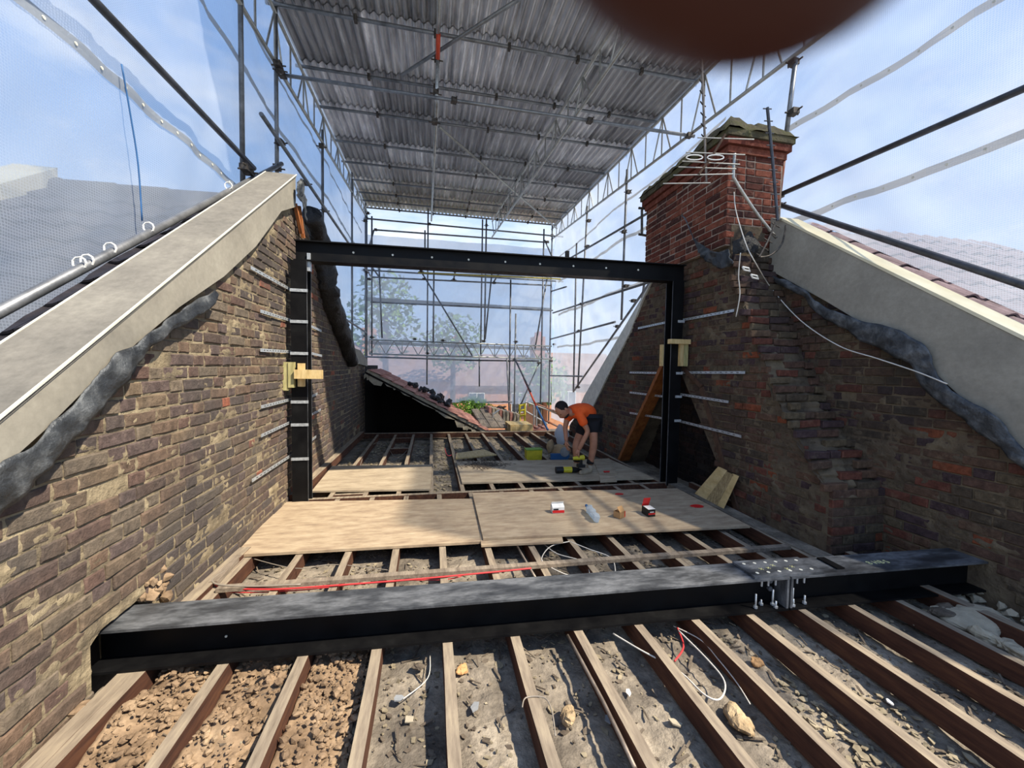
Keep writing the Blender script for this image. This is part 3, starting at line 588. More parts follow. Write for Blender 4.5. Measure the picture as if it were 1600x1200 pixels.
o = ribbon([Vector((X0 + .02, 4.45, 3.18)), Vector((X0 + .03, 4.62, 3.25)), Vector((X0, 4.78, 3.10))], [.14, .3, .22], (0, -.2, 1), (1, 0, 0), .05, freq=7).build('lead_saddle', 'lead', smooth=True)
tag(thick(o, .004), 'grey lead saddle folded over the top end of the left coping', 'flashing')
# broken wood at the top of the left wall
for i, (a, c) in enumerate((((461, 318), (471, 365)), ((467, 322), (474, 372)))):
    o = MB().bar(U(*a, 0, XL + .04), U(*c, 0, XL + .06), .03, .05, up=(0, 1, 0)).build('splintered_batten', 'wood_brown', loc=U(*a, 0, XL + .04))
    tag(o, ('splintered brown batten nearest the coping end', 'splintered brown batten beside the black felt')[i], 'timber')
# ------------------------------------------------------------------ neighbours' tiled roofs
def tiled(parent, O, ux, uy, nx, ny, w, l, mat, lift=.028, name='roof_tile', maxind=290, near=(0, 0, 1.4)):
    """interlocking tiles, courses step up uy; each tile tilted so its tail overlaps the course below"""
    ux = Vector(ux).normalized(); uy = Vector(uy).normalized(); nn = ux.cross(uy).normalized()
    if nn.z < 0: nn = -nn
    t = MB(); S = 8
    vs = []
    for k in range(S + 1):
        x = w * k / S * .985; hgt = .018 * math.sin(2 * math.pi * k / S)
        vs += [Vector((x, -.03, lift + hgt)), Vector((x, l, hgt)), Vector((x, -.03, lift + hgt - .016))]
    fs = []
    for k in range(S): fs += [(3 * k, 3 * k + 3, 3 * k + 4, 3 * k + 1), (3 * k + 2, 3 * k + 5, 3 * k + 3, 3 * k)]
    t.add(vs, fs, 0); me = t.mesh(name, mat)
    if ux.cross(uy).dot(nn) < 0: pass
    M3 = Matrix([[ux[i], uy[i], nn[i]] for i in range(3)]).to_4x4(); allp = []
    for j in range(ny):
        for i in range(nx):
            allp.append(Vector(O) + ux * (i * w) + uy * (j * l) + nn * R.uniform(-.003, .003))
    allp.sort(key=lambda p: (p - Vector(near)).length)
    rest = MB()
    for q, p in enumerate(allp):
        if q < maxind:
            ob = bpy.data.objects.new(name, me); COL.objects.link(ob); ob.parent = parent; ob.matrix_local = Matrix.Translation(p - parent.location) @ M3
        else:
            rest.add([p + ux * v[0] + uy * v[1] + nn * v[2] for v in vs], fs, 0)
    if rest.v: tag(rest.build('distant_tiles', mat, parent), kind='stuff')
sv = Vector((0, 1, .729)).normalized()
nl = thing('neighbour_roof', 'dark tiled roof of the neighbouring house beyond the left coping', 'roof', (-4, 3, 2))
MB().prism([(-1.69, .5, zl(.5) - .46), (-1.69, 4.75, zl(4.75) - .46), (-1.69, 9.5, zl(4.75) - 3.5), (-1.69, 9.5, -1.2), (-1.69, .5, -1.2)], (-8, 0, 0)).build('roof_deck', 'tile_dark', nl)
tiled(nl, (-6.19, .8, zl(.8) - .40), (1, 0, 0), sv, 18, 15, .25, .325, 'tile_dark')
for k in range(14): MB().tube([(-1.75 - k * .45, 4.75, zl(4.75) - .44), (-2.19 - k * .45, 4.75, zl(4.75) - .44)], [.12, .11], 10).build('ridge_tile', 'tile_dark', nl, True)
MB().prism([(-3.6, .5, zl(.5) - .22), (-3.6, 4.75, zl(4.75) - .22), (-3.6, 4.75, zl(4.75) - .5), (-3.6, .5, zl(.5) - .5)], (-.35, 0, 0)).build('neighbour_coping', 'coping_cream', nl)
sr = Vector((0, 1, .773)).normalized()
nr_ = thing('neighbour_roof', 'purple tiled roof of the neighbouring house beyond the right coping', 'roof', (5, 3, 2))
MB().prism([(3.84, .5, zr(.5) - .19), (3.84, 3.9, zr(3.9) - .19), (3.84, 8.0, -.6), (3.84, .5, -1.2)], (8, 0, 0)).build('roof_deck', 'tile_purple', nr_)
tiled(nr_, (3.80, .8, zr(.8) - .15), (1, 0, 0), sr, 14, 13, .25, .3, 'tile_purple')
# ------------------------------------------------------------------ floor: plaster ceiling below, joists
fl_ = bpy.data.objects.new('floor', None); COL.objects.link(fl_); fl_['kind'] = 'structure'
JX = [.095 + .3545 * k for k in range(-4, 11)]
def fz(x, y):
    z = -.125 + .02 * nz((x, y, 0), 2.5) + .015 * nz((x, y, 4), 8) + .009 * nz((x, y, 9), 25)
    z += .004 * math.sin(y * 2 * math.pi / .038) * (.5 + nz((x, y, 2), 3))        # lath lines
    if x < -.25 and y < 2.6: z += .05 * min(1, (-.25 - x) / .5) * (.7 + nz((x, y, 5), 6))
    if x > 3.1: z += .03
    return z
g1 = MB(); g1.grid(lambda u, v: (lambda x, y: Vector((x, y, fz(x, y))))(-1.5 + u * 5.3, .6 + v * 2.2), 230, 100); g1.build('plaster_bed', 'plaster', fl_, True)
g1 = MB(); g1.grid(lambda u, v: (lambda x, y: Vector((x, y, fz(x, y))))(-1.5 + u * 5.3, 2.8 + v * 5.9), 150, 150); g1.build('plaster_bed', 'plaster', fl_, True)
def joist(x, y0, y1, w=.052, h=.105, x1=None):
    b = MB(); n = max(3, int((y1 - y0) / .25)); x1 = x if x1 is None else x1
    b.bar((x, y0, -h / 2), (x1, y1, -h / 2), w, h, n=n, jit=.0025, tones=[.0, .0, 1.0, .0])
    # top face pale, the other faces dark brown
    return b.build('joist', 'joist', fl_)
for k, x in enumerate(JX):
    if -1.42 < x < 3.6: joist(x, .7, 4.42, w=.05)
joist(-1.38, .7, 4.3, w=.07)
for k in range(-3, 9):
    x = .36 * k + .01
    if x < 3.05: joist(x, 4.5, 8.42, w=.05)
MB().bar((-1.44, 4.46, -.06), (3.1, 4.44, -.06), .06, .13, tones=[0, 0, 1, 0]).build('trimmer', 'joist', fl_)
MB().bar((-1.45, 8.47, -.03), (3.1, 8.35, -.03), .11, .10, tones=[0, 0, 1, 0]).build('wall_plate', 'joist', fl_)
for (x0, y) in ((-.73, 7.0), (-.73, 8.0), (-1.1, 4.6)): MB().bar((x0 + .02, y, -.05), (x0 + .38, y, -.05), .05, .09, tones=[0, 0, 1, 0]).build('nogging', 'joist', fl_)
MB().bar((-1.41, 4.4, .02), (-1.38, 8.4, .02), .09, .11, tones=[0, 0, 1, 0]).build('wall_timber', 'joist', fl_)
MB().bar((-1.41, 2.4, -.02), (-1.39, 3.3, -.02), .08, .1, tones=[0, 0, 1, 0]).build('wall_timber', 'joist', fl_)
MB().bar((3.02, 2.35, -.03), (2.98, 4.35, -.01), .16, .08, tones=[0, 0, 1, 0], n=5, jit=.01).build('wall_ledge', 'plaster', fl_)
MB().bar((3.30, .7, -.04), (3.26, 2.45, -.04), .07, .12, tones=[0, 0, 1, 0], n=5, jit=.004).build('joist', 'joist', fl_)
# underside so nothing is see-through
MB().box((-1.6, .4, -.32), (3.9, 8.7, -.24)).build('ceiling_below', 'plaster', fl_)
# debris in the bays
def bay_pt(y0, y1, x0=-1.3, x1=3.4): return R.uniform(x0, x1), y0 + (y1 - y0) * R.random() ** 1.3
def in_joist(x, m=.035): return any(abs(x - j) < m for j in JX)
d1 = MB(); d2 = MB(); d3 = MB()
for i in range(11000):
    x, y = bay_pt(.75, 4.3)
    if in_joist(x, .04): continue
    dens = .55 + .9 * nz((x, y, 11), 1.6)
    if R.random() > dens: continue
    r = R.choice((.006, .009, .013, .02)) * R.uniform(.7, 1.3)
    (d1 if R.random() < .55 else d2).chip((x, y, fz(x, y) + .004), r, R.uniform(.002, .006), R.uniform(0, 6.3), R.uniform(-.5, .5))
for i in range(700):
    x, y = bay_pt(.75, 4.3)
    if in_joist(x, .05): continue
    a = R.uniform(0, 3.14); l = R.uniform(.03, .11); z = fz(x, y) + .012
    d2.bar((x - math.cos(a) * l / 2, y - math.sin(a) * l / 2, z + R.uniform(-.01, .01)), (x + math.cos(a) * l / 2, y + math.sin(a) * l / 2, z + R.uniform(-.01, .02)), R.uniform(.004, .012), .003)
dm = MB(); dm.grid(lambda u, v: (lambda x, y: Vector((x, y, fz(x, y) + .012 + .028 * max(0, nz((x, y, 30), 3) + .25) - (0.05 if any(abs(x - j) < .024 for j in JX) else 0))))(-1.44 + u * 1.12, .75 + v * 1.45), 90, 110); tag(dm.build('dust_mound', 'rubble_tan', fl_, True), kind='stuff')
for i in range(5200):
    x = R.uniform(-1.42, -.30); y = R.uniform(.75, 2.15)
    if any(abs(x - j) < .045 for j in JX): continue
    r = R.choice((.005, .008, .011, .015, .022)) * R.uniform(.7, 1.2); pile = .035 + .035 * max(0, nz((x, y, 30), 3) + .3)
    d3.rock((x, y, fz(x, y) + pile * R.random() + .004), (r, r * R.uniform(.6, 1), r * R.uniform(.4, .8)))
for i in range(1500):
    x = R.uniform(1.2, 3.0); y = R.uniform(.8, 1.9)
    if in_joist(x, .05) or nz((x, y, 8), 1.7) < -.02: continue
    d1.chip((x, y, fz(x, y) + .01), R.uniform(.008, .03), R.uniform(.003, .008), R.uniform(0, 6.3), R.uniform(-.6, .6))
tag(d1.build('plaster_chips', 'chip', fl_), kind='stuff'); tag(d2.build('lath_splinters', 'chip_dark', fl_), kind='stuff'); tag(d3.build('pale_rubble', 'rubble_tan', fl_), kind='stuff')
d4 = MB()
for i in range(2600):
    x = R.uniform(-1.3, 3.0); y = R.uniform(4.6, 8.3)
    if abs((x - .01) / .36 - round((x - .01) / .36)) * .36 < .035: continue
    d4.rock((x, y, fz(x, y) + .005), (R.uniform(.01, .035),) * 2 + (R.uniform(.006, .02),))
tag(d4.build('ceiling_rubble', 'chip', fl_), kind='stuff')
# larger pieces you could pick up
def rockthing(px, py, r, mat, lb, cat='rubble', flat_=False, name='rubble_lump', z=-.10):
    p = U(px, py, 2, z); b = MB()
    if flat_: b.chip(p, r, .006, R.uniform(0, 6), R.uniform(-.25, .25))
    else: b.lump(p + Vector((0, 0, r * .25)), (r, r * .8, r * .5))
    return tag(b.build(name, mat, loc=p), lb, cat)
rockthing(1160, 1132, .06, 'sack', 'brown fibrous lump lying in the bay right of centre, bottom of the view')
rockthing(722, 1047, .03, 'kraft', 'small mustard-coloured lump beside the joist below the steel beam')
rockthing(652, 1045, .03, 'chip_dark', 'grey-brown lump in the bay left of the central joist')
rockthing(890, 1120, .045, 'sack', 'brown shaggy lump beside the long thin pipe')
rockthing(1180, 1035, .03, 'kraft', 'ochre stone chip in the bay left of the brown-sided joists')
rockthing(115, 1115, .05, 'rubble_tan', 'large tan brick piece against the foot of the left wall', z=-.03)
rockthing(622, 1092, .030, 'slate', 'small blue-grey slate shard with a wire across it', flat_=True, name='slate_shard', cat='slate')
rockthing(742, 1105, .038, 'slate', 'grey slate shard in the middle bay', flat_=True, name='slate_shard', cat='slate')
rockthing(640, 1125, .03, 'stone', 'pale flat flake in the bay left of centre', flat_=True, name='plaster_flake', cat='plaster')
rockthing(982, 1082, .022, 'white', 'white stone flake beside the thin pipe', flat_=True, name='plaster_flake', cat='plaster')
rockthing(1055, 1130, .04, 'stone', 'pale plaster flake at the bottom between two joists', flat_=True, name='plaster_flake', cat='plaster')
rockthing(955, 1125, .04, 'slate', 'cracked grey slab between the thin pipe and the next joist', flat_=True, name='plaster_flake', cat='plaster')
rockthing(1452, 1086, .04, 'stone', 'flat stone flake in a right-hand bay', flat_=True, name='plaster_flake', cat='plaster')
rockthing(1390, 1098, .02, 'white', 'little white flake left of the flat stone flake on the right', flat_=True, name='plaster_flake', cat='plaster')
rockthing(1434, 977, .045, 'stone', 'grey stone lump near the right end of the steel beam')
rockthing(905, 870, .03, 'terracotta', 'small orange brick fragment in a bay in front of the plywood', z=-.1)
for (px, py, r, lb) in ((1520, 963, (.17, .10, .035), 'long flat stone slab lying under the broken right wall'), (1536, 992, (.07, .06, .045), 'pale squarish stone block under the flat slab by the right wall'), (1580, 1012, (.08, .06, .03), 'pale stone wedge right of the squarish block'), (1470, 955, (.09, .06, .04), 'dark stone beside the end of the steel beam')):
    p = U(px, py, 2, -.02); tag(MB().lump(p, r).build('stone_block', 'stone' if 'dark' not in lb else 'chip_dark', loc=p), lb, 'stone')
rb2 = MB()
for i in range(260):
    rb2.rock((R.uniform(3.35, 3.75), R.uniform(1.45, 2.2), R.uniform(-.25, -.02)), (R.uniform(.02, .06), R.uniform(.02, .05), R.uniform(.01, .04)))
tag(rb2.build('wall_base_rubble', 'stone', fl_), kind='stuff')
# ------------------------------------------------------------------ plywood sheets
def board(pxs, z, th, mat, name, lb, cat, flip=False):
    P = [U(*p, 2, z) for p in pxs]; c = sum(P, Vector()) / 4
    b = MB(); b.prism([p - Vector((0, 0, th)) for p in P], (0, 0, th)); return tag(b.build(name, mat, loc=c), lb, cat)
board([(366, 867), (752, 846), (741, 779), (442, 784)], .026, .02, 'ply', 'plywood_sheet', 'bare plywood sheet on the joists against the left wall', 'plywood')
board([(752, 852), (880, 846), (862, 770), (742, 774)], .030, .016, 'ply', 'plywood_sheet', 'lower plywood strip showing under the sheet with the boxes', 'plywood')
board([(755, 841), (1172, 822), (1058, 763), (738, 770)], .050, .018, 'ply', 'plywood_sheet', 'plywood sheet carrying the small boxes and the plastic bottle', 'plywood')
board([(487, 767), (672, 764), (675, 726), (519, 728)], .024, .02, 'ply_grey', 'plywood_sheet', 'grey plywood sheet beyond the left steel column', 'plywood')
board([(722, 754), (1022, 747), (952, 717), (713, 721)], .024, .02, 'ply_grey', 'plywood_sheet', 'grey plywood sheet under the bending worker', 'plywood')
board([(936, 740), (965, 740), (952, 716), (926, 717)], .040, .016, 'ply_grey', 'short_board', 'short grey board lying across the far plywood by the worker', 'board')
board([(938, 752), (964, 751), (960, 741), (936, 742)], .044, .018, 'ply_grey', 'short_board', 'small grey board with a red mark at its edge', 'board')
board([(712, 716), (776, 710), (756, 702), (713, 708)], .03, .02, 'wood_new', 'offcut_board', 'pale offcut board lying over the far joists', 'board')
# black shavings swept on the far sheet
sh = MB()
for i in range(420):
    a = U(R.gauss(757, 15), R.gauss(727, 2.8), 2, .027); an = R.uniform(0, 3.1); l = R.uniform(.02, .07)
    sh.bar(a, a + Vector((math.cos(an) * l, math.sin(an) * l, R.uniform(0, .015))), .006, .003)
tag(sh.build('dark_shavings', 'chip_dark'), 'scatter of dark shavings swept on the far plywood sheet', 'shavings', kind='stuff')
# batten with cables laid across joists
def path_px(l, z, ax=2): return [U(x, y, ax, z) for x, y in l]
bt = [U(340, 920, 2, .015), U(1232, 854, 2, .015)]
o = MB().bar(bt[0], bt[1], .05, .025, n=8, jit=.001).build('long_batten', 'wood_old', loc=bt[0]); tag(o, 'long thin grey batten laid across the joists behind the steel beam', 'batten')
o = MB().bar(U(333, 912, 2, .02), U(372, 870, 2, .02), .05, .03, n=4).build('short_batten', 'wood_old', loc=U(350, 890, 2, .02)); tag(o, 'short pale batten along the left wall in front of the plywood', 'batten')
# ------------------------------------------------------------------ steel beam on the floor
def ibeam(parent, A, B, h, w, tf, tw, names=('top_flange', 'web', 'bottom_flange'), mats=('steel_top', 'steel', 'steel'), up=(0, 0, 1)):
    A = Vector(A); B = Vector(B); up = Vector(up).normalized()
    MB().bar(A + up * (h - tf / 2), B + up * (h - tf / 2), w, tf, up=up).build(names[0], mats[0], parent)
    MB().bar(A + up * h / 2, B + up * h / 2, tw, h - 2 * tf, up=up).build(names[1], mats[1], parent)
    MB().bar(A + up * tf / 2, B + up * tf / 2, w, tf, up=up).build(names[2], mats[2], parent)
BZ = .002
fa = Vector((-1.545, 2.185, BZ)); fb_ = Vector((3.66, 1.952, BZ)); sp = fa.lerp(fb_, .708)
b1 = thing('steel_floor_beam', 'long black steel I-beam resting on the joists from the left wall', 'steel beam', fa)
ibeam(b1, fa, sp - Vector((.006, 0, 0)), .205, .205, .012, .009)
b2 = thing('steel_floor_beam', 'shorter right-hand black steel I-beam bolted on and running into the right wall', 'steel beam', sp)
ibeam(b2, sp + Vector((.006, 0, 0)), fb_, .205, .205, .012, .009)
dv = (fb_ - fa).normalized(); sd = Vector((dv.y, -dv.x, 0))   # towards viewer
for bb, o_ in ((b1, -.014), (b2, .014)):
    MB().bar(sp + dv * o_ + Vector((0, 0, .012)), sp + dv * o_ + Vector((0, 0, .193)), .2, .014, up=dv).build('end_plate', 'steel_top', bb)
M['bead_line'] = M['bead']
for x, z in ((-1.30, .15), (-1.0, .07), (-.32, .15), (.45, .15)):
    t_ = (x - fa.x) / (fb_.x - fa.x); p = fa.lerp(fb_, t_) + sd * .0045 + Vector((0, 0, z)); MB().tube([p, p + sd * .003], .006, 8).build('bolt_hole', 'bead', b1)
# splice plate with holes
pc = sp + Vector((0, 0, .205)); spl = thing('splice_plate', 'grey drilled steel splice plate lying over the beam joint', 'plate', pc + Vector((0, 0, .001)))
MB().bar(pc - dv * .24 + Vector((0, 0, .008)), pc + dv * .24 + Vector((0, 0, .008)), .19, .014).build('drilled_plate', 'steel_top', spl)
for i in range(6):
    for s in (-1, 1):
        p = pc + dv * (-.19 + .076 * i) + sd * s * .055 + Vector((0, 0, .015)); MB().tube([p, p + Vector((0, 0, .0015))], .010, 10).build('drilled_hole', 'bead', spl)
for i in range(5):      # yellow chalk ticks
    p = pc + dv * (-.14 + .055 * i) + sd * R.uniform(-.03, .03) + Vector((0, 0, .0165)); MB().bar(p, p + dv * .02 + sd * .02, .003, .001).build('chalk_tick', 'marking', spl)
    MB().bar(p + sd * .02, p + dv * .02, .003, .001).build('chalk_tick', 'marking', spl)
p = sp + dv * .40 + sd * -.01 + Vector((0, 0, .211)); tag(MB().bar(p - sd * .07, p + sd * .07, .055, .008).build('packer_strip', 'steel', loc=p), 'small black steel packer lying across the beam right of the splice plate', 'plate')
# chalk writing on the right beam
for i, ch in enumerate('8HBS'):
    cu = bpy.data.curves.new('chalk_mark', 'FONT'); cu.body = ch; cu.size = .055; cu.extrude = .0004
    me = None; o = bpy.data.objects.new('chalk_mark', cu); COL.objects.link(o)
    dg = bpy.context.evaluated_depsgraph_get(); me = bpy.data.meshes.new_from_object(o.evaluated_get(dg)); bpy.data.objects.remove(o)
    me.materials.clear(); me.materials.append(M['marking']); o = bpy.data.objects.new('chalk_mark', me); COL.objects.link(o); o.parent = b2
    o.location = (sp + dv * (.66 + .045 * i) + sd * .03 + Vector((0, 0, .2055))) - b2.location; o.rotation_euler = (0, 0, math.atan2(dv.y, dv.x) + .1)
# bolts
def bolt(base, L, up, lb, beam):
    t = thing('splice_bolt', lb, 'bolt', base, 'silver bolts standing at the beam joint')
    up = Vector(up); MB().tube([base, base + up * L], .0055, 8).build('shank', 'galv', t, True); MB().tube([base + up * .004, base + up * .016], .012, 6).build('nut', 'galv', t)
BL = [(-.21, .075, .09), (-.15, .05, .035), (-.085, .09, .045), (-.08, .06, .10), (.035, .09, .05), (.06, .06, .10), (.13, .075, .055)]
LB = ['tall silver bolt standing on the flange, leftmost of the joint', 'short silver bolt between the two left tall bolts', 'short silver bolt just left of the beam joint', 'tall silver bolt close left of the beam joint', 'short silver bolt close right of the beam joint', 'tall silver bolt right of the beam joint', 'short silver bolt rightmost on the lower flange']
for (u_, s_, L_), lb in zip(BL, LB): bolt(sp + dv * u_ + sd * s_ + Vector((0, 0, .012)), L_, (0, 0, 1), lb, b1)
hg = thing('hanging_bolt_row', 'row of six silver bolt shanks hanging below the splice plate', 'bolt', sp + Vector((0, 0, .19)))
for u_ in (-.17, -.125, -.075, .03, .075, .125): MB().tube([sp + dv * u_ + sd * .07 + Vector((0, 0, .193)), sp + dv * u_ + sd * .07 + Vector((0, 0, .145))], .006, 8).build('bolt_shank', 'galv', hg)
for z in (.14, .09): MB().tube([sp - dv * .06 + sd * .005 + Vector((0, 0, z)), sp - dv * .06 + sd * .02 + Vector((0, 0, z))], .016, 6).build('bolt_head', 'steel_top', b1)
# ------------------------------------------------------------------ steel goalpost frame
FY = 4.40
gp = thing('steel_goalpost_frame', 'black steel goalpost frame of two columns and a cross beam', 'steel frame', (.8, FY, 0))
tl = U(463, 377, 1, FY); tr = U(1067, 416, 1, FY)
ztl, ztr = tl.z, tr.z
hB = .205
MB().bar((tl.x, FY, ztl - .006), (tr.x, FY, ztr - .006), .15, .012).build('top_flange', 'steel', gp)
MB().bar((tl.x, FY, ztl - hB / 2), (tr.x, FY, ztr - hB / 2), .05, hB - .02).build('beam_web', 'steel', gp)
MB().bar((tl.x, FY, ztl - hB + .006), (tr.x, FY, ztr - hB + .006), .15, .012).build('bottom_flange', 'steel', gp)
for i, px in enumerate((553, 614, 675, 732, 789, 843, 895, 946, 996)):
    t_ = (U(px, 400, 1, FY).x - tl.x) / (tr.x - tl.x); p = Vector((tl.x + (tr.x - tl.x) * t_, FY - .026, ztl + (ztr - ztl) * t_ - hB * .42))
    MB().tube([p, p - Vector((0, .004, 0))], .011, 10).build('bolt_hole', 'bead', gp)
# columns: H sections
def column(cx, ztop, wx, flangeside, name):
    c = bpy.data.objects.new(name, None); COL.objects.link(c); c.parent = gp; c.location = Vector((cx, FY, 0)) - gp.location
    def sub(lo, hi, nm, mt):
        o = MB().box(lo, hi).build(nm, mt); o.parent = c; o.location = Vector((0, 0, 0)) - Vector((cx, FY, 0)); return o
    for s in (-1, 1):
        y = FY + s * .069
        sub((cx - wx / 2, y - .006, .0), (cx + wx / 2, y + .006, ztop), 'flange', 'steel')
        sub((cx + flangeside * (wx / 2), y - .0062, .0), (cx + flangeside * (wx / 2 + .001), y + .0062, ztop), 'lit_flange_edge', 'steel_top')  # lighter strip paints the light caught on the flange edge
    sub((cx - .004, FY - .063, 0), (cx + .004, FY + .063, ztop), 'web', 'steel')
    return c
xl = (U(461, 600, 1, FY).x + U(482, 600, 1, FY).x) / 2; column(xl, ztl - hB, .15, 1, 'left_column')
xr = (U(1041, 600, 1, FY).x + U(1058, 600, 1, FY).x) / 2; column(xr, ztr - hB, .15, -1, 'right_column')
MB().bar((xl + .085, FY - .02, ztl - .30), (xl + .085, FY - .02, ztl - .12), .03, .05, up=(0, 1, 0)).build('fixing_cleat', 'galv', gp)
MB().box((U(886, 405, 1, FY).x - .02, FY - .02, 2.70), (U(886, 405, 1, FY).x + .02, FY + .02, 2.80)).build('lifting_lug', 'steel', gp)
# restraint straps
def strap(a, c, lb, n=14, grp=None):
    a = Vector(a); c = Vector(c); t = thing('restraint_strap', lb, 'metal strap', a, 'perforated restraint straps beside the steel columns')
    MB().bar(a, c, .004, .028).build('perforated_band', 'galv', t)
    h = MB(); d = (c - a); nrm_ = Vector((1, 0, 0)) if abs(d.x) < abs(d.y) else Vector((0, -1, 0))
    if a.x > 1: nrm_ = Vector((-1, 0, 0))
    for i in range(1, n):
        p = a.lerp(c, i / n) + nrm_ * .0025; h.bar(p, p + d.normalized() * (d.length / n * .4), .001, .007)
    tag(h.build('slot_row', 'coupler', t), kind='stuff')
xw = XL + .03
LS = [((392, 418), (462, 457)), ((407, 486), (462, 503)), ((407, 547), (462, 550)), ((408, 636), (462, 622)), ((408, 681), (462, 656)), ((394, 751), (462, 707))]
nmz = ['topmost', 'second from the top', 'third from the top', 'fourth from the top', 'fifth from the top', 'lowest']
for i, (a, c) in enumerate(LS):
    A = U(*a, 0, xw); Cc = U(*c, 0, xw)
    strap(A, Cc, 'perforated silver strap on the left wall, near side of the column, ' + nmz[i])
    MB().bar((xl - .08, FY - .082, Cc.z - .02), (xl + .085, FY - .082, Cc.z - .02), .004, .03).build('strap_wrap', 'galv', gp)
RS = [((482, 508), (502, 517)), ((482, 551), (503, 556)), ((481, 622), (496, 615)), ((481, 651), (501, 640)), ((481, 693), (494, 682))]
for i, (a, c) in enumerate(RS):
    strap(U(*a, 0, xw), U(*c, 0, xw), 'perforated silver strap on the left wall beyond the column, ' + ['topmost', 'second down', 'third down', 'fourth down', 'lowest'][i], 8)
xq = XB - .03
RT = [((1147, 485), (1062, 501)), ((1164, 582), (1058, 582)), ((1138, 628), (1056, 615)), ((1158, 682), (1054, 656))]
for i, (a, c) in enumerate(RT): strap(U(*a, 0, xq), U(*c, 0, xq), 'perforated silver strap on the chimney breast, near side of the right column, ' + ['topmost', 'second down', 'third down', 'lowest'][i])
RT2 = [((997, 513), (1044, 503)), ((984, 582), (1040, 583)), ((984, 613), (1040, 620)), ((984, 645), (1038, 654))]
for i, (a, c) in enumerate(RT2): strap(U(*a, 0, xq), U(*c, 0, xq), 'perforated silver strap beyond the right column, ' + ['topmost', 'second down', 'third down', 'lowest'][i])
for z in (U(1050, 503, 1, FY).z, U(1050, 583, 1, FY).z, U(1050, 619, 1, FY).z, U(1050, 656, 1, FY).z):
    MB().bar((xr + .0, FY - .082, z), (xr + .09, FY - .082, z), .004, .03).build('strap_wrap', 'galv', gp)
# timber packs clamped to the columns
def pack(name, lb, items, base):
    t = thing(name, lb, 'timber', base)
    for lo, hi, mt in items: MB().box(lo, hi).build('block', mt, t)
z0 = U(465, 609, 1, FY).z; z1 = U(465, 566, 1, FY).z
pack('timber_packing', 'greenish timber blocks clamped to the left steel column', [((xl - .14, FY - .13, z0), (xl - .085, FY - .08, z1), 'wood_green'), ((xl - .085, FY - .14, z0 + .03), (xl - .03, FY - .085, z1), 'wood_green'), ((xl + .0, FY - .13, z0 + .04), (xl + .06, FY - .085, z1 - .01), 'wood_new'), ((xl - .02, FY - .17, z0 + .12), (xl + .24, FY - .135, z0 + .21), 'wood_new')], (xl, FY, z0))
z0 = U(1046, 572, 1, FY).z; z1 = U(1046, 538, 1, FY).z; z2 = U(1046, 531, 1, FY).z
pack('timber_packing', 'pale timber blocks clamped to the right steel column under a crosspiece', [((xr - .10, FY + .08, z0), (xr - .05, FY + .13, z1), 'wood_new'), ((xr + .02, FY - .12, z0), (xr + .07, FY - .08, z1), 'wood_new'), ((xr + .075, FY - .12, z0), (xr + .13, FY - .08, z1), 'wood_green'), ((xr - .13, FY - .15, z1), (xr + .14, FY - .08, z2), 'wood_new')], (xr, FY, z0))
# OSB / timber panel leaning by the right column
t = thing('leaning_panel', 'framed chipboard panel leaning against the foot of the right wall', 'panel', U(1110, 775, 2, 0))
a0, a1, a2, a3 = U(1082, 775, 0, 2.96), U(1122, 729, 0, 3.06), U(1149, 742, 0, 3.06), U(1122, 800, 0, 2.96)
def qlerp(u, v): return a0.lerp(a3, u).lerp(a1.lerp(a2, u), v)
MB().prism([qlerp(0, 0), qlerp(.34, 0), qlerp(.34, 1), qlerp(0, 1)], (-.0, -.05, 0)).build('frame_timber', 'wood_new', t)
MB().prism([qlerp(.34, .02), qlerp(.84, .02), qlerp(.84, .98), qlerp(.34, .98)], (0, -.02, 0)).build('chipboard', 'osb', t)
MB().prism([qlerp(.84, 0), qlerp(1, 0), qlerp(1, 1), qlerp(.84, 1)], (0, -.05, 0)).build('frame_timber', 'wood_new', t)
# ------------------------------------------------------------------ boxes, bottle on the plywood
ZP = .052
def carton(px, py, sx, sy, sz, yaw, lb, body, lid, stripes):
    p = U(px, py, 2, ZP); t = thing('fixings_box', lb, 'box', p); Q = Matrix.Translation(p) @ Matrix.Rotation(yaw, 4, 'Z')
    b = MB(); th = .002
    for lo, hi in (((-sx / 2, -sy / 2, 0), (sx / 2, sy / 2, th)), ((-sx / 2, -sy / 2, 0), (sx / 2, -sy / 2 + th, sz)), ((-sx / 2, sy / 2 - th, 0), (sx / 2, sy / 2, sz)), ((-sx / 2, -sy / 2, 0), (-sx / 2 + th, sy / 2, sz)), ((sx / 2 - th, -sy / 2, 0), (sx / 2, sy / 2, sz))): b.box(lo, hi, mat=Q)
    b.build('carton_body', body, t)
    for (lo, hi, mt, nm) in stripes: MB().box(lo, hi, mat=Q).build(nm, mt, t)
    for (ang, side, mt) in lid:
        S = Q @ Matrix.Translation((0, side * sy / 2, sz)) @ Matrix.Rotation(ang, 4, 'X'); MB().box((-sx / 2, 0, 0), (sx / 2, sy * .8, .002), mat=S).build('flap', mt, t)
carton(871, 800, .12, .07, .055, -.05, 'small open red and white box, leftmost on the plywood', 'white', [(2.2, 1, 'white'), (.5, -1, 'white')], [((-.058, -.0365, .004), (.058, -.035, .030), 'red', 'red_band'), ((-.05, -.0368, .032), (.0, -.0352, .046), 'black', 'printed_line')])
carton(967, 808, .075, .07, .06, .5, 'small brown carton with a torn red end on the plywood', 'kraft', [(.9, -1, 'kraft')], [((.037, -.033, .002), (.055, .03, .055), 'red', 'torn_end')])
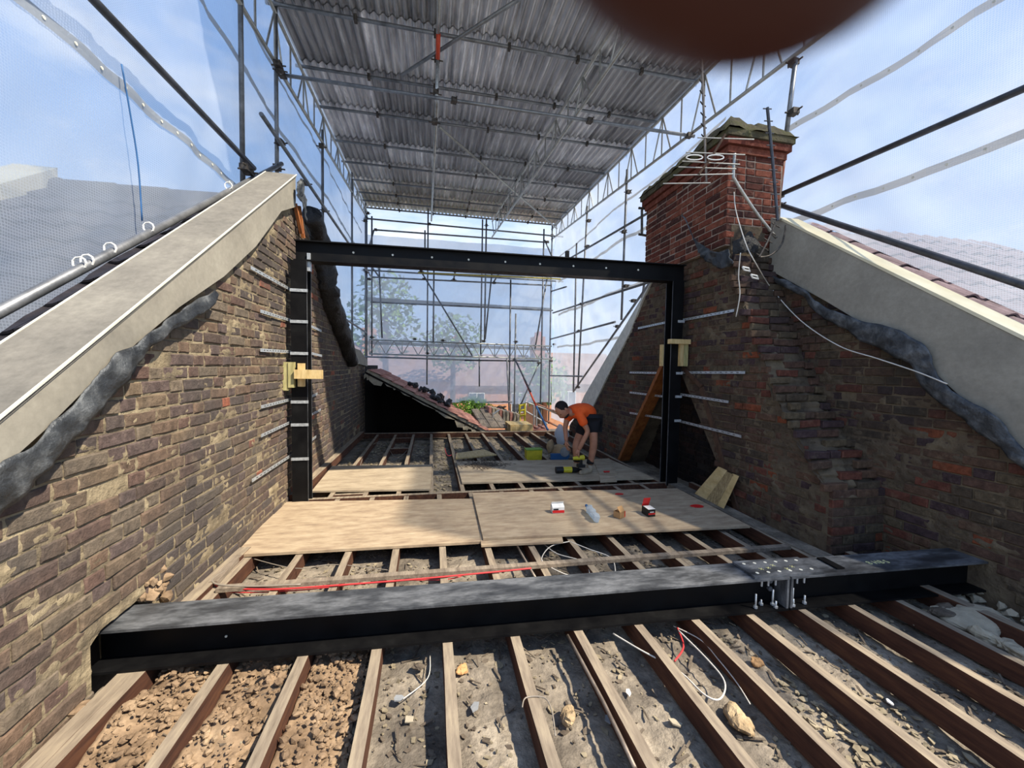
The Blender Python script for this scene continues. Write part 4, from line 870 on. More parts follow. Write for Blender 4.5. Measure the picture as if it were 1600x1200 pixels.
carton(1013, 804, .075, .11, .07, .05, 'open red and black box, rightmost on the plywood', 'black', [(1.9, 1, 'red'), (.05, -1, 'white')], [((-.036, -.0565, .02), (.036, -.055, .034), 'red', 'printed_band'), ((-.02, -.057, .04), (.02, -.0555, .048), 'white', 'printed_line'), ((-.03, .058, .085), (.03, .06, .10), 'white', 'printed_line')])
for px, py, r, lb in ((1090, 791, .075, 'flat red plastic scrap at the right of the plywood sheet'), (967, 772, .05, 'thin red scrap at the far edge of the plywood sheet')):
    p = U(px, py, 2, ZP); b = MB(); n = 9; b.prism([p + Vector((math.cos(6.28 * k / n) * r * R.uniform(.7, 1.2), math.sin(6.28 * k / n) * r * .6, .0)) for k in range(n)], (0, 0, .004)); tag(b.build('red_scrap', 'red', loc=p), lb, 'scrap')
p0 = U(933, 812, 2, ZP + .03); p1 = U(917, 791, 2, ZP + .045)
bo = thing('plastic_bottle', 'crushed clear blue plastic bottle lying on the plywood', 'bottle', p0)
q_ = [p0.lerp(p1, k / 8) for k in range(9)]; b = MB(); b.tube(q_, [.030, .036, .038, .033, .037, .034, .036, .026, .012], 12)
b.v = [tuple(Vector(p) + Vector((nz(p, 30), nz((p[1], p[0], 3), 30), nz((p[2], p[0], 3), 30))) * .018) for p in b.v]; b.build('bottle_body', 'bottle', bo)
dd = (p1 - p0).normalized(); MB().tube([p1, p1 + dd * .02], .014, 10).build('bottle_cap', 'blue', bo)
# ------------------------------------------------------------------ cables and pipes
def cable(pts, r, mt, lb, name='cable', k=6):
    P = smooth_path(pts, k); tag(MB().tube(P, r, 6).build(name, mt, loc=P[0], smooth=True), lb, 'cable' if name == 'cable' else 'pipe')
cable(path_px([(335, 905), (345, 917), (420, 921), (520, 915), (650, 905), (780, 893), (830, 888)], .012), .006, 'cable_red', 'red cable running along the front of the long batten')
cable(path_px([(338, 912), (360, 925), (470, 922), (600, 908), (700, 905), (735, 893)], -.01), .004, 'cable_red', 'second thinner red cable below the long batten')
cable(path_px([(352, 892), (332, 906), (345, 914), (400, 916), (470, 913)], .03), .006, 'cable_grey', 'grey-brown cable turning the corner by the left wall')
cable(path_px([(890, 846), (862, 853), (848, 868), (850, 880), (880, 896), (905, 902)], .0), .004, 'cable_white', 'white cable looping out from under the plywood, left of the curve')
cable(path_px([(850, 850), (870, 865), (905, 875), (918, 885), (922, 900)], -.02), .004, 'cable_white', 'white cable dropping between the joists below the plywood')
cable(path_px([(890, 846), (920, 858), (955, 872), (962, 897)], .0), .004, 'cable_white', 'thin white cable over the joist right of the loop')
cable(path_px([(958, 990), (1000, 1015), (1060, 1048), (1100, 1085), (1125, 1092), (1132, 1065), (1105, 1030), (1060, 985)], -.03), .004, 'cable_white', 'white cable loop in front of the steel beam')
cable(path_px([(1052, 978), (1095, 1000), (1122, 1030), (1150, 1065), (1172, 1100)], -.06), .003, 'cable_white', 'thin white cable trailing into the bay right of the loop')
cable(path_px([(1058, 980), (1068, 1010), (1054, 1033)], -.06), .005, 'cable_red', 'short red cable end below the beam joint')
cable(path_px([(672, 1025), (668, 1060), (630, 1092)], -.08), .0025, 'cable_white', 'thin white wire beside the slate shard')
cable(path_px([(816, 1105), (822, 1090), (850, 1090), (862, 1110), (868, 1150)], .004), .003, 'cable_grey', 'thin grey wire hooked over a joist at the bottom')
cable(path_px([(385, 870), (460, 888), (520, 882), (600, 890), (632, 897)], -.02), .003, 'cable_grey', 'thin grey cable sagging across the left bays')
cable(path_px([(887, 993), (942, 1095), (992, 1200)], -.015), .009, 'copper_pipe', 'long thin grey pipe running beside the joists in front of the beam', 'pipe', 2)
cable(path_px([(806, 850), (838, 905)], .0), .009, 'copper_pipe', 'short thin grey pipe between plywood and steel beam', 'pipe', 2)
cable(path_px([(560, 735), (575, 700), (600, 690), (618, 715), (640, 700)], -.03), .004, 'cable_grey', 'tangled grey wire among the far left joists')
cable(path_px([(695, 700), (700, 712), (715, 708), (730, 716)], -.02), .005, 'cable_red', 'short red cable among the far joists')
# cables on the chimney
cable([U(1147, 300, 0, XB - .10), U(1150, 330, 0, XB - .10), U(1165, 380, 0, XB - .12), U(1180, 410, 0, XB - .1)] + [U(x, y, 0, XR - .12) for x, y in ((1205, 450), (1250, 500), (1310, 540), (1370, 560), (1430, 580), (1480, 600))], .005, 'cable_white', 'white aerial cable hanging from the stack across the right wall')
cable([U(x, y, 0, XB - .12) for x, y in ((1157, 395), (1154, 430), (1156, 460), (1150, 495))], .005, 'cable_white', 'white cable end dangling below the chimney corner')
# aerials
def elem(mb, c, d, L, r=.006): c = Vector(c); d = Vector(d).normalized(); mb.tube([c - d * L / 2, c + d * L / 2], r, 6)
AX = 2.95
mast = thing('tv_aerial', 'bent silver aerial mast bracket with a wide horizontal rod array on the chimney', 'aerial', U(1150, 300, 0, AX))
MB().tube(smooth_path([U(1148, 240, 1, 3.5), U(1146, 272, 1, 3.5), U(1150, 284, 1, 3.5), U(1180, 330, 1, 3.5), U(1213, 372, 1, 3.5)], 5), .014, 8).build('mast', 'alu', mast, True)
am = MB()
for (x0_, y0_, x1_, y1_) in ((1090, 215, 1178, 218), (1072, 238, 1164, 242), (1066, 252, 1156, 257), (1060, 261, 1150, 264), (1052, 274, 1145, 272), (1036, 287, 1110, 286)):
    am.tube([U(x0_, y0_, 1, 3.55), U(x1_, y1_, 1, 3.45)], .006, 6)
am.build('rod', 'alu', mast)
MB().tube([U(1133, 210, 1, 3.5), U(1112, 245, 1, 3.5), U(1092, 272, 1, 3.5)], .012, 6).build('boom', 'wood_dark', mast)
rg = MB()
for cx in (1085, 1118): rg.tube([U(cx + 13 * math.cos(a * .524), 246 + 4 * math.sin(a * .524), 1, 3.48) for a in range(13)], .006, 6)
rg.build('loop_dipole', 'white', mast)
va = thing('tv_aerial', 'tall vertical aerial with short spiky rods in front of the tin roof', 'aerial', U(1104, 285, 1, 3.9))
MB().tube([U(1096, 92, 1, 3.9), U(1099, 160, 1, 3.9), U(1104, 285, 1, 3.9)], .012, 6).build('boom', 'copper_pipe', va)
mb = MB()
for i in range(8):
    y = 96 + i * 17; c = U(1096 + i * .6, y, 1, 3.9); mb.tube([c + Vector((-.055, -.03, .01)), c, c + Vector((.055, .03, .01))], .007, 5)
mb.build('rod', 'coupler', va)
vb = thing('tv_aerial', 'dark vertical aerial with spikes standing against the front of the chimney', 'aerial', U(1214, 345, 1, 3.52))
MB().tube([U(1199, 168, 1, 3.52), U(1207, 250, 1, 3.52), U(1215, 345, 1, 3.52)], .015, 6).build('boom', 'tube_dark', vb)
mb = MB()
for i in range(10):
    f_ = i / 9; c = U(1199 + 16 * f_, 170 + 172 * f_, 1, 3.52); mb.tube([c + Vector((-.05, 0, -.005)), c + Vector((.05, 0, .005))], .006, 5)
mb.build('rod', 'tube_dark', vb)
vc = thing('tv_aerial', 'small broken aerial with curved boom hanging below the silver bracket', 'aerial', U(1190, 390, 1, 3.45))
MB().tube(smooth_path([U(1228, 352, 1, 3.4), U(1222, 380, 1, 3.4), U(1205, 398, 1, 3.4), U(1188, 402, 1, 3.4)], 5), .009, 6).build('boom', 'coupler', vc)
mb = MB()
mb.tube([U(1212, 348, 1, 3.42), U(1198, 380, 1, 3.42), U(1186, 402, 1, 3.42)], .010, 6)
for i in range(5):
    f_ = i / 4; c = U(1212 - 24 * f_, 352 + 48 * f_, 1, 3.42); mb.tube([c + Vector((-.05, 0, .02)), c + Vector((.05, 0, -.02))], .006, 5)
mb.build('rod', 'coupler', vc)
wb = thing('cable_bracket', 'white plastic cable brackets dangling at the chimney corner', 'bracket', U(1168, 425, 1, 3.3))
for (cx, cy) in ((1165, 421), (1178, 433)):
    MB().tube([U(cx - 5, cy - 4, 1, 3.3), U(cx + 5, cy - 2, 1, 3.3), U(cx + 7, cy + 3, 1, 3.3), U(cx - 2, cy + 1, 1, 3.3), U(cx - 5, cy - 4, 1, 3.3)], .008, 5).build('bracket_loop', 'white', wb)
sb = thing('wall_bracket', 'dark steel bracket fixed to the far side of the chimney stack', 'bracket', U(1012, 350, 1, 5.4))
for a, c in (((998, 325), (1022, 328)), ((1003, 328), (1003, 368)), ((998, 366), (1020, 370))): MB().tube([U(*a, 1, 5.4), U(*c, 1, 5.4)], .018, 6).build('bracket_arm', 'coupler', sb)
# ------------------------------------------------------------------ scaffold
XS0 = -1.98; XS1 = 4.0; YR = 12.8; TR = .0245
def coupler(p, parent, s=.05):
    p = Vector(p); q = Matrix.Translation(p) @ Matrix.Rotation(R.uniform(-.2, .2), 4, 'Z')
    b = MB(); b.box((-s * .8, -s * .8, -s * .6), (s * .8, s * .8, s * .6), mat=q); b.tube([q @ Vector((s * .5, -s * 1.7, .01)), q @ Vector((s * .5, s * 1.7, .01))], .009, 6); b.tube([q @ Vector((-s * 1.7, s * .5, 0)), q @ Vector((s * 1.7, s * .5, 0))], .009, 6)
    return b.build('coupler', 'coupler', parent)
def ext(a, c, k):
    a = Vector(a); c = Vector(c); return a + (a - c) * k
def tube(parent, a, c, name='tube', mt='tube', r=TR, ca=None):
    a = Vector(a); c = Vector(c); o = MB().tube([a, c], r, 10).build(name, mt, parent, True)
    for q in o.data.polygons:
        if len(q.vertices) > 4: q.use_smooth = False
    for t_ in (ca or ()): coupler(a.lerp(c, t_), parent)
    return o
sl_ = thing('scaffolding', 'galvanised scaffold uprights and rails along the left side', 'scaffolding', (XS0, 5, 0))
def SL(px, py, dx=0): return U(px, py, 0, XS0 + dx)
def vert(parent, px, py, X, z0, z1, **k):
    p = U(px, py, 0, X); tube(parent, (p.x, p.y, z0), (p.x, p.y, z1), 'upright', **k); return p
p = SL(378, 180); tube(sl_, (p.x, p.y, 3.3), (p.x, p.y, 7.0), 'upright')
p = SL(432, 180); tube(sl_, (p.x, p.y, 3.2), (p.x, p.y, 6.6), 'upright')
p = SL(504, 300); tube(sl_, (p.x, p.y, 1.9), (p.x, p.y, 5.7), 'upright')
for px in (550, 571): p = SL(px, 400); tube(sl_, (p.x, p.y, .3), (p.x, p.y, 6.5), 'upright')
tube(sl_, ext(SL(-250, -415, .06), SL(397, 263, .06), .7), SL(397, 263, .06), 'guard_rail', 'tube_dark', r=.026)
tube(sl_, ext(SL(-140, 560, .08), SL(440, 256, .08), .35), SL(440, 256, .08), 'sloping_rail', r=.027)
tube(sl_, SL(408, 178, .1), SL(600, 462, .1), 'raking_brace')
for (x, y) in ((383, 262), (433, 262), (388, 268), (437, 222), (478, 286), (507, 328), (434, 100), (437, 108), (502, 228), (570, 345), (573, 425)): coupler(SL(x, y, .06), sl_)
tube(sl_, SL(480, 460, .05), SL(573, 520, .05), 'rail')
# cable ties on the sloping rail
for (x, y) in ((124, 411), (136, 407), (172, 388), (232, 355), (357, 290)):
    c = SL(x, y, .08); MB().tube([c + Vector((.032 * math.cos(a * .7), 0, .034 * math.sin(a * .7))) for a in range(10)], .005, 5).build('cable_tie', 'white', sl_)
# right side
sr_ = thing('scaffolding', 'galvanised scaffold uprights and rails along the right side', 'scaffolding', (XS1, 5, 0))
def SR(px, py, dx=0): return U(px, py, 0, XS1 + dx)
b_ = MB().tube([SR(1243, 95, -.06), SR(1228, 215, -.06)], TR, 10).build('upright', 'tube', sr_, True)
MB().tube([SR(1228, 215, -.06), SR(1216, 318, -.06)], TR, 10).build('upright', 'rusty', sr_, True)
tube(sr_, ext(SR(1700, 95, -.05), SR(1212, 307, -.05), .9), SR(1212, 307, -.05), 'guard_rail', 'tube_dark', r=.026)
tube(sr_, ext(SR(1750, 495, -.05), SR(1218, 320, -.05), .6), SR(1218, 320, -.05), 'sloping_rail', 'tube_dark', r=.027)
for (x, y) in ((1240, 175), (1228, 222), (1217, 305), (1215, 322), (1240, 98)): coupler(SR(x, y, -.06), sr_)
for (a, c) in (((901, 380), (896, 612)), ((918, 322), (903, 605)), ((980, 265), (971, 500)), ((1010, 420), (1003, 470))): tube(sr_, SR(*a), SR(*c), 'upright')
for (a, c) in (((860, 530), (961, 503)), ((864, 489), (1017, 440)), ((864, 419), (1024, 326)), ((860, 587), (910, 588)), ((896, 612), (1016, 441)), ((862, 455), (885, 448))):
    tube(sr_, SR(*a, -.05), SR(*c, -.05), 'rail')
for (x, y) in ((905, 517), (903, 605), (908, 475), (918, 385), (978, 447), (975, 362), (965, 510), (990, 470), (982, 300), (920, 345)): coupler(SR(x, y, -.04), sr_)
tube(sr_, SR(855, 640, -.1), SR(890, 655, -.1), 'handrail', 'rusty')
# roof frames
def truss(parent, A0, A1, B0, B1, bay=.55, r=TR, sub=.013):
    tube(parent, A0, A1, 'top_chord', 'alu', r); tube(parent, B0, B1, 'bottom_chord', 'alu', r)
    L = (Vector(A1) - Vector(A0)).length; n = int(L / bay)
    for i in range(n):
        a = Vector(A0).lerp(A1, i / n); b2_ = Vector(B0).lerp(B1, i / n); c = Vector(A0).lerp(A1, (i + 1) / n); m_ = Vector(B0).lerp(B1, (i + .5) / n)
        MB().tube([a, b2_], sub, 6).build('lacing', 'alu', parent); 
        if i % 2 == 0: MB().tube([a, m_], sub, 6).build('lacing', 'alu', parent)
        else: MB().tube([m_, c], sub, 6).build('lacing', 'alu', parent)
def zc(y): return 5.80 + .036 * y      # roof sheets' underside
tA = thing('lattice_beam', 'long aluminium lattice beam under the left edge of the tin roof', 'lattice beam', (XS0, 8, 6))
truss(tA, (XS0, 3.4, zc(3.4) - .1), (XS0, YR + .3, zc(YR) - .1), (XS0, 3.4, 5.05), (XS0, YR + .3, 5.98))
tB = thing('lattice_beam', 'long aluminium lattice beam under the right edge of the tin roof', 'lattice beam', (XS1, 8, 6))
truss(tB, (XS1, 3.2, zc(3.2) - .1), (XS1, YR + .3, zc(YR) - .1), (XS1, 3.2, 4.96), (XS1, YR + .3, 5.82))
mA = U(985, 20, 2, zc(4.6) - .45); mB_ = U(770, 362, 1, YR)
tM = thing('lattice_beam', 'aluminium lattice beam running down the middle of the tin roof', 'lattice beam', (2, 8, 6))
xm0 = U(1000, 40, 2, 5.45)
X_m0, Y_m0, X_m1 = xm0.x, xm0.y, U(769, 362, 1, YR).x
truss(tM, (X_m0, Y_m0 - .8, zc(Y_m0) - .12), (X_m1, YR, zc(YR) - .12), (X_m0 + (X_m0 - X_m1) * 0, Y_m0 - .8, zc(Y_m0) - .55), (X_m1, YR, zc(YR) - .62))
# tin roof
cl_ = bpy.data.objects.new('ceiling', None); COL.objects.link(cl_); cl_['kind'] = 'structure'
PY = [3.45, 4.55, 5.68, 6.80, 7.82, 8.98, 9.92, 10.9, 11.7, 12.3, 12.9]
SW = 1.03; NS = 6
shm = {}
tx0 = XS0 - .05
for j in range(len(PY) - 1):
    y0, y1 = PY[j] - .06, PY[j + 1] + .12; L = y1 - y0
    t = MB(); K = 9 * 6
    vs = []
    for k in range(K + 1):
        x = SW * k / K * 1.01; z = .024 * math.cos(2 * math.pi * k / 6)
        vs += [(x, 0, z), (x, L, z + .012)]
    t.add(vs, [(2 * k, 2 * k + 1, 2 * k + 3, 2 * k + 2) for k in range(K)], 0); me = t.mesh('roof_sheet', 'tin', smooth=True)
    for i in range(NS):
        o = bpy.data.objects.new('roof_sheet', me); COL.objects.link(o); o.parent = cl_
        o.location = (tx0 + i * (SW - .002), y0, zc(y0) + .045 + (.003 if i % 2 else 0)); o.rotation_euler = (math.atan(.036), 0, 0)
for y in PY:
    o = MB().tube([(XS0 - .1, y, zc(y) - .02), (XS1 + .1, y, zc(y) - .02)], TR, 8).build('purlin', 'tube', cl_, True)
for j, y in enumerate(PY):
    for i in range(1, NS): MB().box((tx0 + i * SW - .03, y - .035, zc(y) - .06), (tx0 + i * SW + .01, y + .035, zc(y) + .02)).build('roof_clip', 'coupler', cl_)
# cross tubes and hangers below the tin
rf = thing('roof_bracing', 'loose scaffold tubes and braces slung beneath the tin roof', 'scaffolding', (1, 6, 6))
YT = SL(441, 117).y
a = SL(441, 117); c = U(1085, 213, 0, XS1 - .1)
tube(rf, a, c, 'cross_tube', ca=(.0, .385, .72, .985))
yh = a.lerp(c, .385).y
tube(rf, U(684, -20, 1, yh - .1), U(676, 330, 1, 11.8), 'long_tube') if False else None
p1_ = U(686, 0, 2, 6.0); 
tube(rf, U(683, 150, 1, YT + .05), U(674, 345, 1, 12.3), 'long_tube', 'alu')
tube(rf, U(687, -30, 2, 5.9), U(684, 60, 2, 5.9), 'drop_tube', 'alu')
tube(rf, U(685, 52, 2, 5.9), U(684, 92, 2, 5.75), 'drop_tube', 'redpaint', r=.03)
tube(rf, U(684, 92, 1, YT), U(682, 160, 1, YT), 'drop_tube', 'galv')
tube(rf, U(628, 117, 2, zc(5.6) - .12), U(815, -4, 2, 5.9), 'raking_tube')
tube(rf, U(686, 198, 2, zc(7.5) - .15), U(870, 357, 1, YR - .3), 'raking_tube', 'alu')
for (x, y) in ((684, 58), (683, 92), (681, 145), (679, 190)): coupler(U(x, y, 1, YT), rf)
# rear scaffold
rs = thing('scaffolding', 'scaffold grid of uprights, ledgers and braces across the street end', 'scaffolding', (1, YR, 0))
def RR(px, py, d=0): return U(px, py, 1, YR + d)
for (a, c, d, nm) in (((573, 333), (573, 622), 0, 'upright'), ((581, 338), (581, 556), -.5, 'upright'), ((592, 411), (597, 528), -.9, 'upright'), ((669, 325), (667, 601), -.1, 'upright'), ((678, 417), (677, 535), -.9, 'upright'), ((664, 360), (664, 400), -.3, 'upright'),
        ((754, 343), (751, 554), -.1, 'upright'), ((760, 343), (757, 535), -.9, 'upright'), ((769, 422), (758, 530), -.6, 'upright'), ((798, 437), (795, 672), -.9, 'upright'), ((806, 490), (803, 672), -1.2, 'upright'), ((850, 358), (844, 650), -.6, 'upright'), ((863, 350), (857, 662), 0, 'upright'),
        ((856, 428), (836, 545), -.4, 'brace'), ((659, 426), (738, 556), -.2, 'brace'), ((749, 560), (749, 604), -.2, 'upright'), ((843, 566), (806, 650), -.9, 'brace'), ((792, 560), (797, 668), -1.1, 'upright'), ((584, 360), (577, 385), -.2, 'brace'), ((851, 375), (862, 400), -.2, 'brace'), ((577, 412), (592, 432), -.5, 'brace'), ((712, 420), (709, 436), -.7, 'brace'), ((782, 424), (771, 441), -.7, 'brace')):
    tube(rs, RR(*a, d), RR(*c, d), nm)
for (a, c, d, nm, mt) in (((568, 341), (880, 370), -.05, 'ledger', 'tube'), ((585, 359), (858, 379), -.15, 'ledger', 'tube'), ((570, 422), (880, 440), -.1, 'ledger', 'tube'), ((653, 426), (876, 436), -.9, 'ledger', 'yellowtube'), ((581, 433), (860, 446), -.5, 'ledger', 'tube'), ((579, 472), (864, 485), -.1, 'ledger', 'tube'), ((560, 557), (740, 563), -.9, 'ledger', 'tube'), ((726, 563), (842, 564), -1.0, 'ledger', 'tube_dark')):
    tube(rs, RR(*a, d), RR(*c, d), nm, mt)
for (x, y, d) in ((569, 422, 0), (577, 436, -.3), (658, 424, -.9), (662, 436, -.5), (711, 424, -.7), (709, 437, -.7), (781, 425, -.7), (772, 442, -.7), (567, 525, 0), (581, 527, -.5), (648, 530, -.9), (692, 532, -.9), (755, 533, -.9), (668, 552, -.1), (752, 557, -.1), (806, 534, -1.2), (866, 538, 0), (861, 564, 0), (842, 567, -.9), (804, 562, -1.2), (795, 564, -.9), (573, 341, 0), (671, 350, -.1), (760, 352, -.1), (862, 368, 0), (855, 378, -.2), (587, 359, -.2), (874, 437, 0), (575, 333, 0)):
    coupler(RR(x, y, d), rs)
tube(rs, RR(804, 560, -1.3), RR(829, 612, -2.6), 'prop', 'tube_dark'); tube(rs, RR(818, 590, -2.0), RR(838, 635, -3.0), 'prop', 'redpaint'); tube(rs, RR(838, 635, -3.0), RR(856, 672, -3.8), 'prop', 'blue')
lb_ = thing('lattice_beam', 'horizontal aluminium lattice beam spanning the street end of the scaffold', 'lattice beam', (1, YR - .6, 2))
a0_, a1_, b0_, b1_ = RR(577, 531, -.6), RR(862, 541, -.6), RR(577, 553, -.6), RR(862, 561, -.6)
tube(lb_, a0_, a1_, 'top_chord', 'alu'); tube(lb_, b0_, b1_, 'bottom_chord', 'alu')
n = 24
for i in range(n):
    t0_, t1_ = i / n, (i + 1) / n
    P0, P1 = (a0_.lerp(a1_, t0_), b0_.lerp(b1_, t1_)) if i % 2 else (b0_.lerp(b1_, t0_), a0_.lerp(a1_, t1_))
    MB().tube([P0, P1], .014, 6).build('lacing', 'alu', lb_)
    if i % 4 == 0: MB().tube([a0_.lerp(a1_, t0_), b0_.lerp(b1_, t0_)], .016, 6).build('lacing', 'alu', lb_)
# ------------------------------------------------------------------ sheeting
def sheet(name, lb, f, nu, nv, uv, mat='sheet'):
    b = MB(); b.grid(f, nu, nv); t = tag(b.build(name, mat, smooth=True, uv=uv), lb, 'sheeting'); return t
def wr_(y, z, s): return .05 * nz((y * .9 + z * .35, z * .5, s), .8) + .03 * nz((y * 2.2 - z * .9, z * 1.4, s + 4), 1.2) + .012 * nz((y * 5 + z * 2, z * 4, s), 1.5) + .010 * nz((y * 1.5 + z * 9, z * 1.2, s + 8), 1)
def botL(y): return (zl(y) - .22 if y < 4.6 else max(.35, zl(4.6) - .34 - (y - 4.6) * .62))
def fL(u, v):
    y = .3 + u * (YR + .1 - .3); zb = botL(y) ; z = zb + v * (6.7 - zb); return Vector((XS0 - .06 + wr_(y, z, 1), y, z))
S1 = sheet('scaffold_sheeting', 'translucent reinforced sheeting wall along the left side', fL, 150, 80, lambda p: (p.y, p.z))
def botR(y): return (zr(y) - .0 if y < 3.6 else max(-.3, zr(3.6) - (y - 3.6) * .7))
def fR(u, v):
    y = .3 + u * (YR + .1 - .3); zb = botR(y); z = zb + v * (6.6 - zb); return Vector((XS1 + .06 + wr_(y, z, 3), y, z))
S2 = sheet('scaffold_sheeting', 'translucent reinforced sheeting wall along the right side', fR, 150, 80, lambda p: (p.y, p.z), 'sheet_right')
zt = RR(700, 374).z; zb_ = RR(700, 631).z
def fB(u, v):
    x = XS0 - .05 + u * (XS1 - XS0 + .1); zb = zb_ + .02 * nz((x, 1, 1), 3) + .03 * math.sin(x * 2); z = zb + v * (zt - zb); return Vector((x, YR + .15 + 1.3 * wr_(x * 1.3, z, 6), z))
S3 = sheet('scaffold_sheeting', 'clear plastic sheeting hung across the street end below the open sky gap', fB, 100, 70, lambda p: (p.x, p.z), 'sheet_rear')
# eyelet bands
def bandstrip(parent, X, z, y0, y1, sgn, n, eye=True, w=.07, sag=0.05):
    b = MB(); e = MB(); ns = 90
    def pos(y): return z + sag * math.sin(y * 1.7) * .4 + .02 * nz((y, z, 2), 3)
    def f(u, v):
        y = y0 + v * (y1 - y0); zz = pos(y) + (u - .5) * w; return Vector((X + wr_(y, zz, 1 if sgn > 0 else 3) + sgn * .006, y, zz))
    b.grid(f, 2, ns); b.build('eyelet_band', 'band', parent)
    if eye:
        for k in range(n):
            y = y0 + (k + .5) * (y1 - y0) / n; zz = pos(y); c = Vector((X + wr_(y, zz, 1 if sgn > 0 else 3) + sgn * .009, y, zz)); e.tube([c, c + Vector((sgn * .004, 0, 0))], .010, 8)
        tag(e.build('eyelets', 'bead', parent), kind='stuff')
bandstrip(S1, XS0 - .06, 3.28, .9, 4.9, 1, 22); bandstrip(S1, XS0 - .06, 4.65, 1.5, 12.4, 1, 50); bandstrip(S1, XS0 - .06, 5.3, 3, 12.4, 1, 40, False, .05)
bandstrip(S2, XS1 + .06, 4.22, .8, 12.4, -1, 52); bandstrip(S2, XS1 + .06, 3.16, .8, 12.4, -1, 52); bandstrip(S2, XS1 + .06, 5.0, 5.0, 12.4, -1, 20, False, .05); bandstrip(S2, XS1 + .06, 2.1, 5.0, 12.4, -1, 20, False, .06)
for zz, w_ in ((RR(700, 420).z, .16), (RR(700, 474).z, .12), (RR(700, 540).z, .10)):
    b = MB(); b.grid(lambda u, v: Vector((XS0 + u * (XS1 - XS0), YR + .12, zz - .03 * (u * 6 - 3) * .35 + (v - .5) * w_)), 20, 1); b.build('tape_band', 'band', S3)
# knot cord on the left sheet
tag(MB().tube(smooth_path([U(190, 100, 0, XS0 - .0), U(204, 180, 0, XS0), U(216, 258, 0, XS0), U(222, 345, 0, XS0)], 4), .005, 5).build('knotted_cord', 'blue', smooth=True), 'thin blue cord hanging down the left sheeting', 'cord')
# ------------------------------------------------------------------ street roof remnant (left of the opening)
YT0 = 8.62
e0 = U(574, 577, 1, YT0); e1 = U(762, 674, 1, YT0)
rr_ = thing('eaves_roof_remnant', 'remaining strip of pinkish tiled roof with a broken edge sloping to the street plate', 'roof', e0)
dn_ = (e1 - e0).normalized(); nU = Vector((-dn_.z, 0, dn_.x))
L_ = (e1 - e0).length
MB().prism([e0 - nU * .10, e1 - nU * .10, e1 - nU * .06, e0 - nU * .06], (0, 2.9, 0)).build('roof_boarding_shade', 'void_shade', rr_)
brk = MB()
_cut = sorted([0, 1] + [R.random() for _ in range(16)])
for k in range(17):       # ragged torn lining hanging at the cut edge
    f0, f1 = _cut[k], _cut[k + 1] + .01; a = e0.lerp(e1, f0); c = e0.lerp(e1, f1); d_ = -nU * R.uniform(.10, .2)
    brk.prism([a + Vector((0, R.uniform(0, .05), 0)), c, c + d_ * R.uniform(.6, 1.1), a.lerp(c, .5) + d_ * 1.15, a + d_ * R.uniform(.6, 1)], (0, .03, 0))
brk.build('torn_lining', 'stone', rr_)
tiled(rr_, (e1.x, YT0 - .02, e1.z + .0), (0, 1, 0), -dn_, 7, int(L_ / .26), .3, .26, 'tile_pink')
cw = MB(); cw.prism([e0 - nU * .08 + Vector((0, 2.75, 0)), e1 - nU * .08 + Vector((0, 2.75, 0)), Vector((e1.x, YT0 + 2.75, -.6)), Vector((-1.6, YT0 + 2.75, -.6)), Vector((-1.6, YT0 + 2.75, e0.z))], (0, .08, 0))
cw.box((-1.60, 8.6, -.6), (-1.46, 11.45, 1.42)); cw.box((-1.5, 8.55, -.65), (1.45, 11.45, -.6)); cw.build('eaves_shade_box', 'void_shade', rr_)  # near-black box added so the hollow under the tiles stays dark
bx = MB()
for i in range(12): bx.rock((R.uniform(-.9, .3), R.uniform(9.1, 9.8), -.45 + R.uniform(0, .15)), (R.uniform(.08, .2), .12, .12))
tag(bx.build('rubbish_heap', 'chip_dark', rr_), kind='stuff')
tb = MB(); 
for i in range(30): tb.rock(e0.lerp(e1, R.uniform(.3, .65)) + nU * R.uniform(.06, .14) + Vector((0, R.uniform(.2, 1.6), 0)), (R.uniform(.03, .1),) * 3)
tag(tb.build('torn_felt', 'felt', rr_), kind='stuff')
# ------------------------------------------------------------------ platform outside, pallets
pf = thing('scaffold_platform', 'timber scaffold platform beyond the street wall plate', 'platform', (2, 10, -.4))
for k in range(9): MB().box((1.32 + .0 * k, 9.0 + k * .23, -.42), (4.1, 9.22 + k * .23, -.38)).build('scaffold_board', 'wood_old', pf)
for k in range(3): MB().bar(U(760 + k * 14, 668, 1, 9.0), U(742 + k * 13, 640, 1, 11.2), .2, .04).build('scaffold_board', 'wood_old', pf)
def crate(c, sx, sy, sz, lb, mt='wood_new', name='timber_crate'):
    c = Vector(c); t = thing(name, lb, 'pallet', c)
    for k in range(3):
        y = c.y - sy / 2 + k * sy / 2; MB().box((c.x - sx / 2, y - .04, c.z + .02), (c.x + sx / 2, y + .04, c.z + sz - .02)).build('bearer', mt, t)
    for k in range(5):
        x = c.x - sx / 2 + .05 + k * (sx - .1) / 4
        for z in (c.z, c.z + sz - .02): MB().box((x - .05, c.y - sy / 2 - .02, z), (x + .05, c.y + sy / 2 + .02, z + .02)).build('deck_slat', mt, t)
crate(U(810, 676, 1, 8.9) + Vector((0, 0, .03)), .52, .6, .2, 'small pale timber pallet standing at the wall plate')
crate(U(826, 672, 1, 10.2) + Vector((0, 0, -.1)), .9, .7, .2, 'reddish timber pallet behind the pale one', 'tile_pink')
